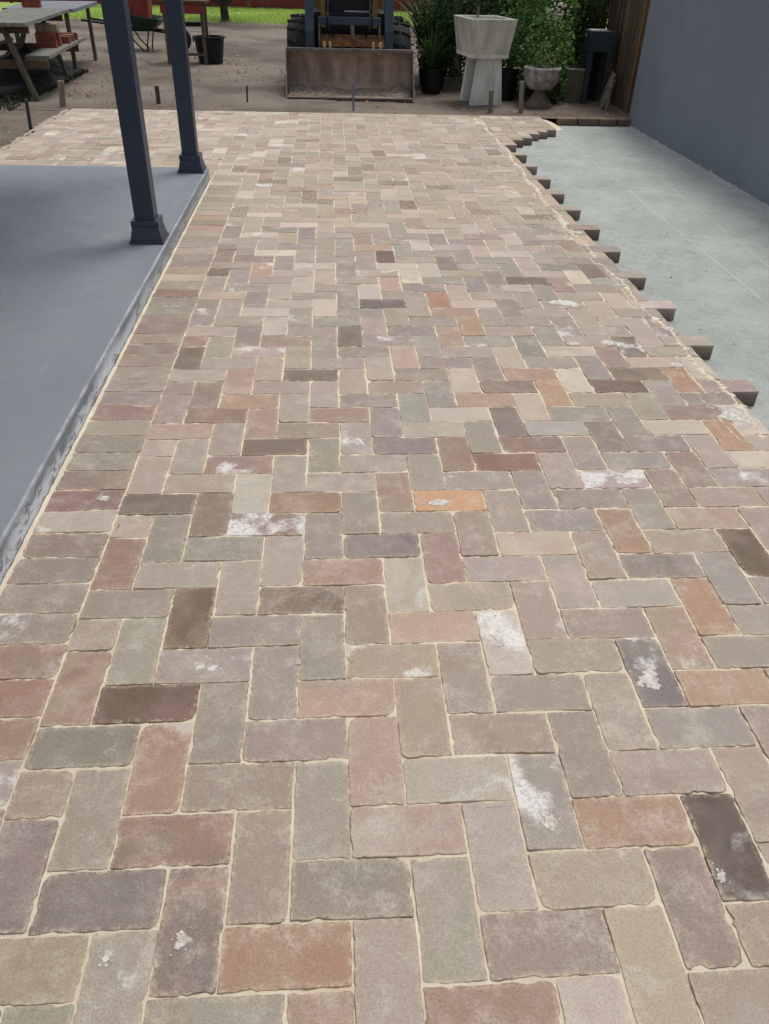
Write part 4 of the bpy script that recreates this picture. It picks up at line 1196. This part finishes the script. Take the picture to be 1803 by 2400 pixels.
MB().box((-2.60, 14.635, 0.385), (0.20, 0.006, 0.06), M=Matrix.Rotation(-0.55, 3, 'X')).build("plate", M['steel_edge'], wb)
for yy in (14.68, 15.15):
    MB().tube((-3.5, yy, 0.42), (-2.0, (yy + 14.9) / 2, 0.245), 0.018, n=8).build("handle", M['black'], wb)
    MB().path([(-2.74, yy, 0.27), (-2.66, yy, 0.13), (-2.50, yy, -0.03)], [0.013, 0.013, 0.013], 6).build("leg", M['black'], wb)
    MB().path([(-2.40, yy, 0.27), (-2.44, yy, 0.1), (-2.46, yy, -0.03)], [0.013, 0.013, 0.013], 6).build("leg", M['black'], wb)
wv = MB(); N = 20
MB().tube((-1.90, 14.86, 0.15), (-1.90, 14.94, 0.15), 0.18, n=20).build("wheel", M['tyre'], wb)
rt = empty("red_crate", (-2.58, 14.92, 0.30), "faded red crate loaded in the wheelbarrow tray", "crate")
MB().frustum((-2.58, 14.92, 0.303), (0.36, 0.34), (0.50, 0.44), 0.62).build("crate_body", M['red_paint'], rt, bevel=0.01)
MB().box((-2.58, 14.92, 0.925), (0.53, 0.47, 0.03)).build("crate_rim", M['red_paint'], rt, bevel=0.006)

# ------------------------------------------------------------------ red trestle
ts = empty("red_trestle", (-1.45, 13.05, -0.03), "faded red topped timber trestle behind the second post", "trestle")
MB().box((-1.53, 13.03, 0.705), (0.66, 0.05, 0.13)).build("apron", M['red_paint'], ts, bevel=0.004)
MB().box((-1.53, 13.22, 0.795), (0.72, 0.50, 0.035)).build("top_board", M['brown_wood'], ts, bevel=0.004)
for xx in (-1.245, -1.81):
    for yy in (13.06, 13.40):
        MB().box((xx, yy, 0.36), (0.055, 0.055, 0.80)).build("leg", M['leg_wood'], ts, bevel=0.003)
MB().box((-1.53, 13.055, 0.10), (0.52, 0.03, 0.035)).build("stretcher", M['leg_wood'], ts, bevel=0.002)
MB().box((-1.53, 13.40, 0.48), (0.52, 0.03, 0.06)).build("stretcher", M['black'], ts, bevel=0.002)

# ------------------------------------------------------------------ pegs and string along the far edge
def peg(x, y, h, w, mat, label, lean=(0, 0), rod=False, group=None):
    mb = MB()
    if rod: mb.tube((x, y, -0.06), (x + lean[0], y + lean[1], h), w / 2, w / 2, 8)
    else:
        mb.bar((x, y, -0.06), (x + lean[0], y + lean[1], h), w, w * 0.8, up=(0, 1, 0))
    o = mb.build("survey_peg", M[mat], None, bevel=0.0 if rod else 0.003)
    return tag(o, label, "peg", group)
peg(2.57, 8.91, 0.20, 0.050, 'peg', "short timber peg standing in front of the trough stand", (-0.01, 0))
peg(2.93, 8.88, 0.30, 0.050, 'peg', "pale timber peg between trough stand and stone urn", (-0.03, 0))
peg(4.05, 9.20, 0.24, 0.045, 'peg', "thin timber peg near the charcoal stand and fence", (0.0, 0))
peg(0.96, 8.80, 0.28, 0.026, 'string', "thin grey steel peg in front of the loader bucket", (-0.01, 0), True)
peg(-2.30, 8.74, 0.23, 0.060, 'peg', "timber peg at the far left corner of the paving", (0.03, 0))
peg(-1.31, 9.13, 0.15, 0.045, 'peg_rust', "squat brown peg in the dirt between the two posts", (0.0, 0))
peg(-0.30, 9.31, 0.15, 0.022, 'peg_rust', "thin rusty rod in the dirt left of the bucket", (0.01, 0), True)
peg(-2.23, 7.34, 0.24, 0.034, 'peg_dark', "dark steel stake at the left edge of the paving", (0.02, 0), True)
peg(-2.42, 6.72, 0.14, 0.07, 'brown_wood', "dark stub of timber at the left end of the paving edge", (0.0, 0))

# loose clods and stones on the dirt
rng = random.Random(121)
mb = MB()
def clod(x, y, s):
    v = []
    for sx, sy, sz in ((1, 0, 0), (-1, 0, 0), (0, 1, 0), (0, -1, 0), (0, 0, 1)):
        k = s * rng.uniform(0.6, 1.3)
        v.append((x + sx * k, y + sy * k, -0.036 + sz * k * 0.8))
    mb.add(v, [(0, 2, 4), (2, 1, 4), (1, 3, 4), (3, 0, 4)])
for i in range(2600):
    x = rng.uniform(-5, 4.2); y = 8.55 + abs(rng.gauss(0, 1)) * 3.5
    clod(x, y, abs(rng.gauss(0, 1)) * 0.010 + 0.004)
for i in range(500):
    clod(rng.uniform(-4.5, -2.2), rng.uniform(5.8, 8.5), abs(rng.gauss(0, 1)) * 0.009 + 0.004)
for i in range(900):
    x = rng.uniform(-3.5, 4.1); y = 8.6 + abs(rng.gauss(0, 1)) * 4.5
    clod(x, y, abs(rng.gauss(0, 1)) * 0.016 + 0.010)
for i in range(45):                                     # grit and brick crumbs on the concrete and slab foot
    x = 2.5 + abs(rng.gauss(0, 0.45)); y = rng.uniform(1.2, 8.2)
    if x < 4.0:
        k0 = len(mb.v); clod(x, y, rng.uniform(0.003, 0.009))
        mb.v[k0:] = [(p[0], p[1], p[2] + 0.036 + CONC_Z) for p in mb.v[k0:]]
o = mb.build("dirt_clods", M['clod'], None, fix=False)
tag(o, "small clods and stones scattered over the dirt", None, kind="stuff")
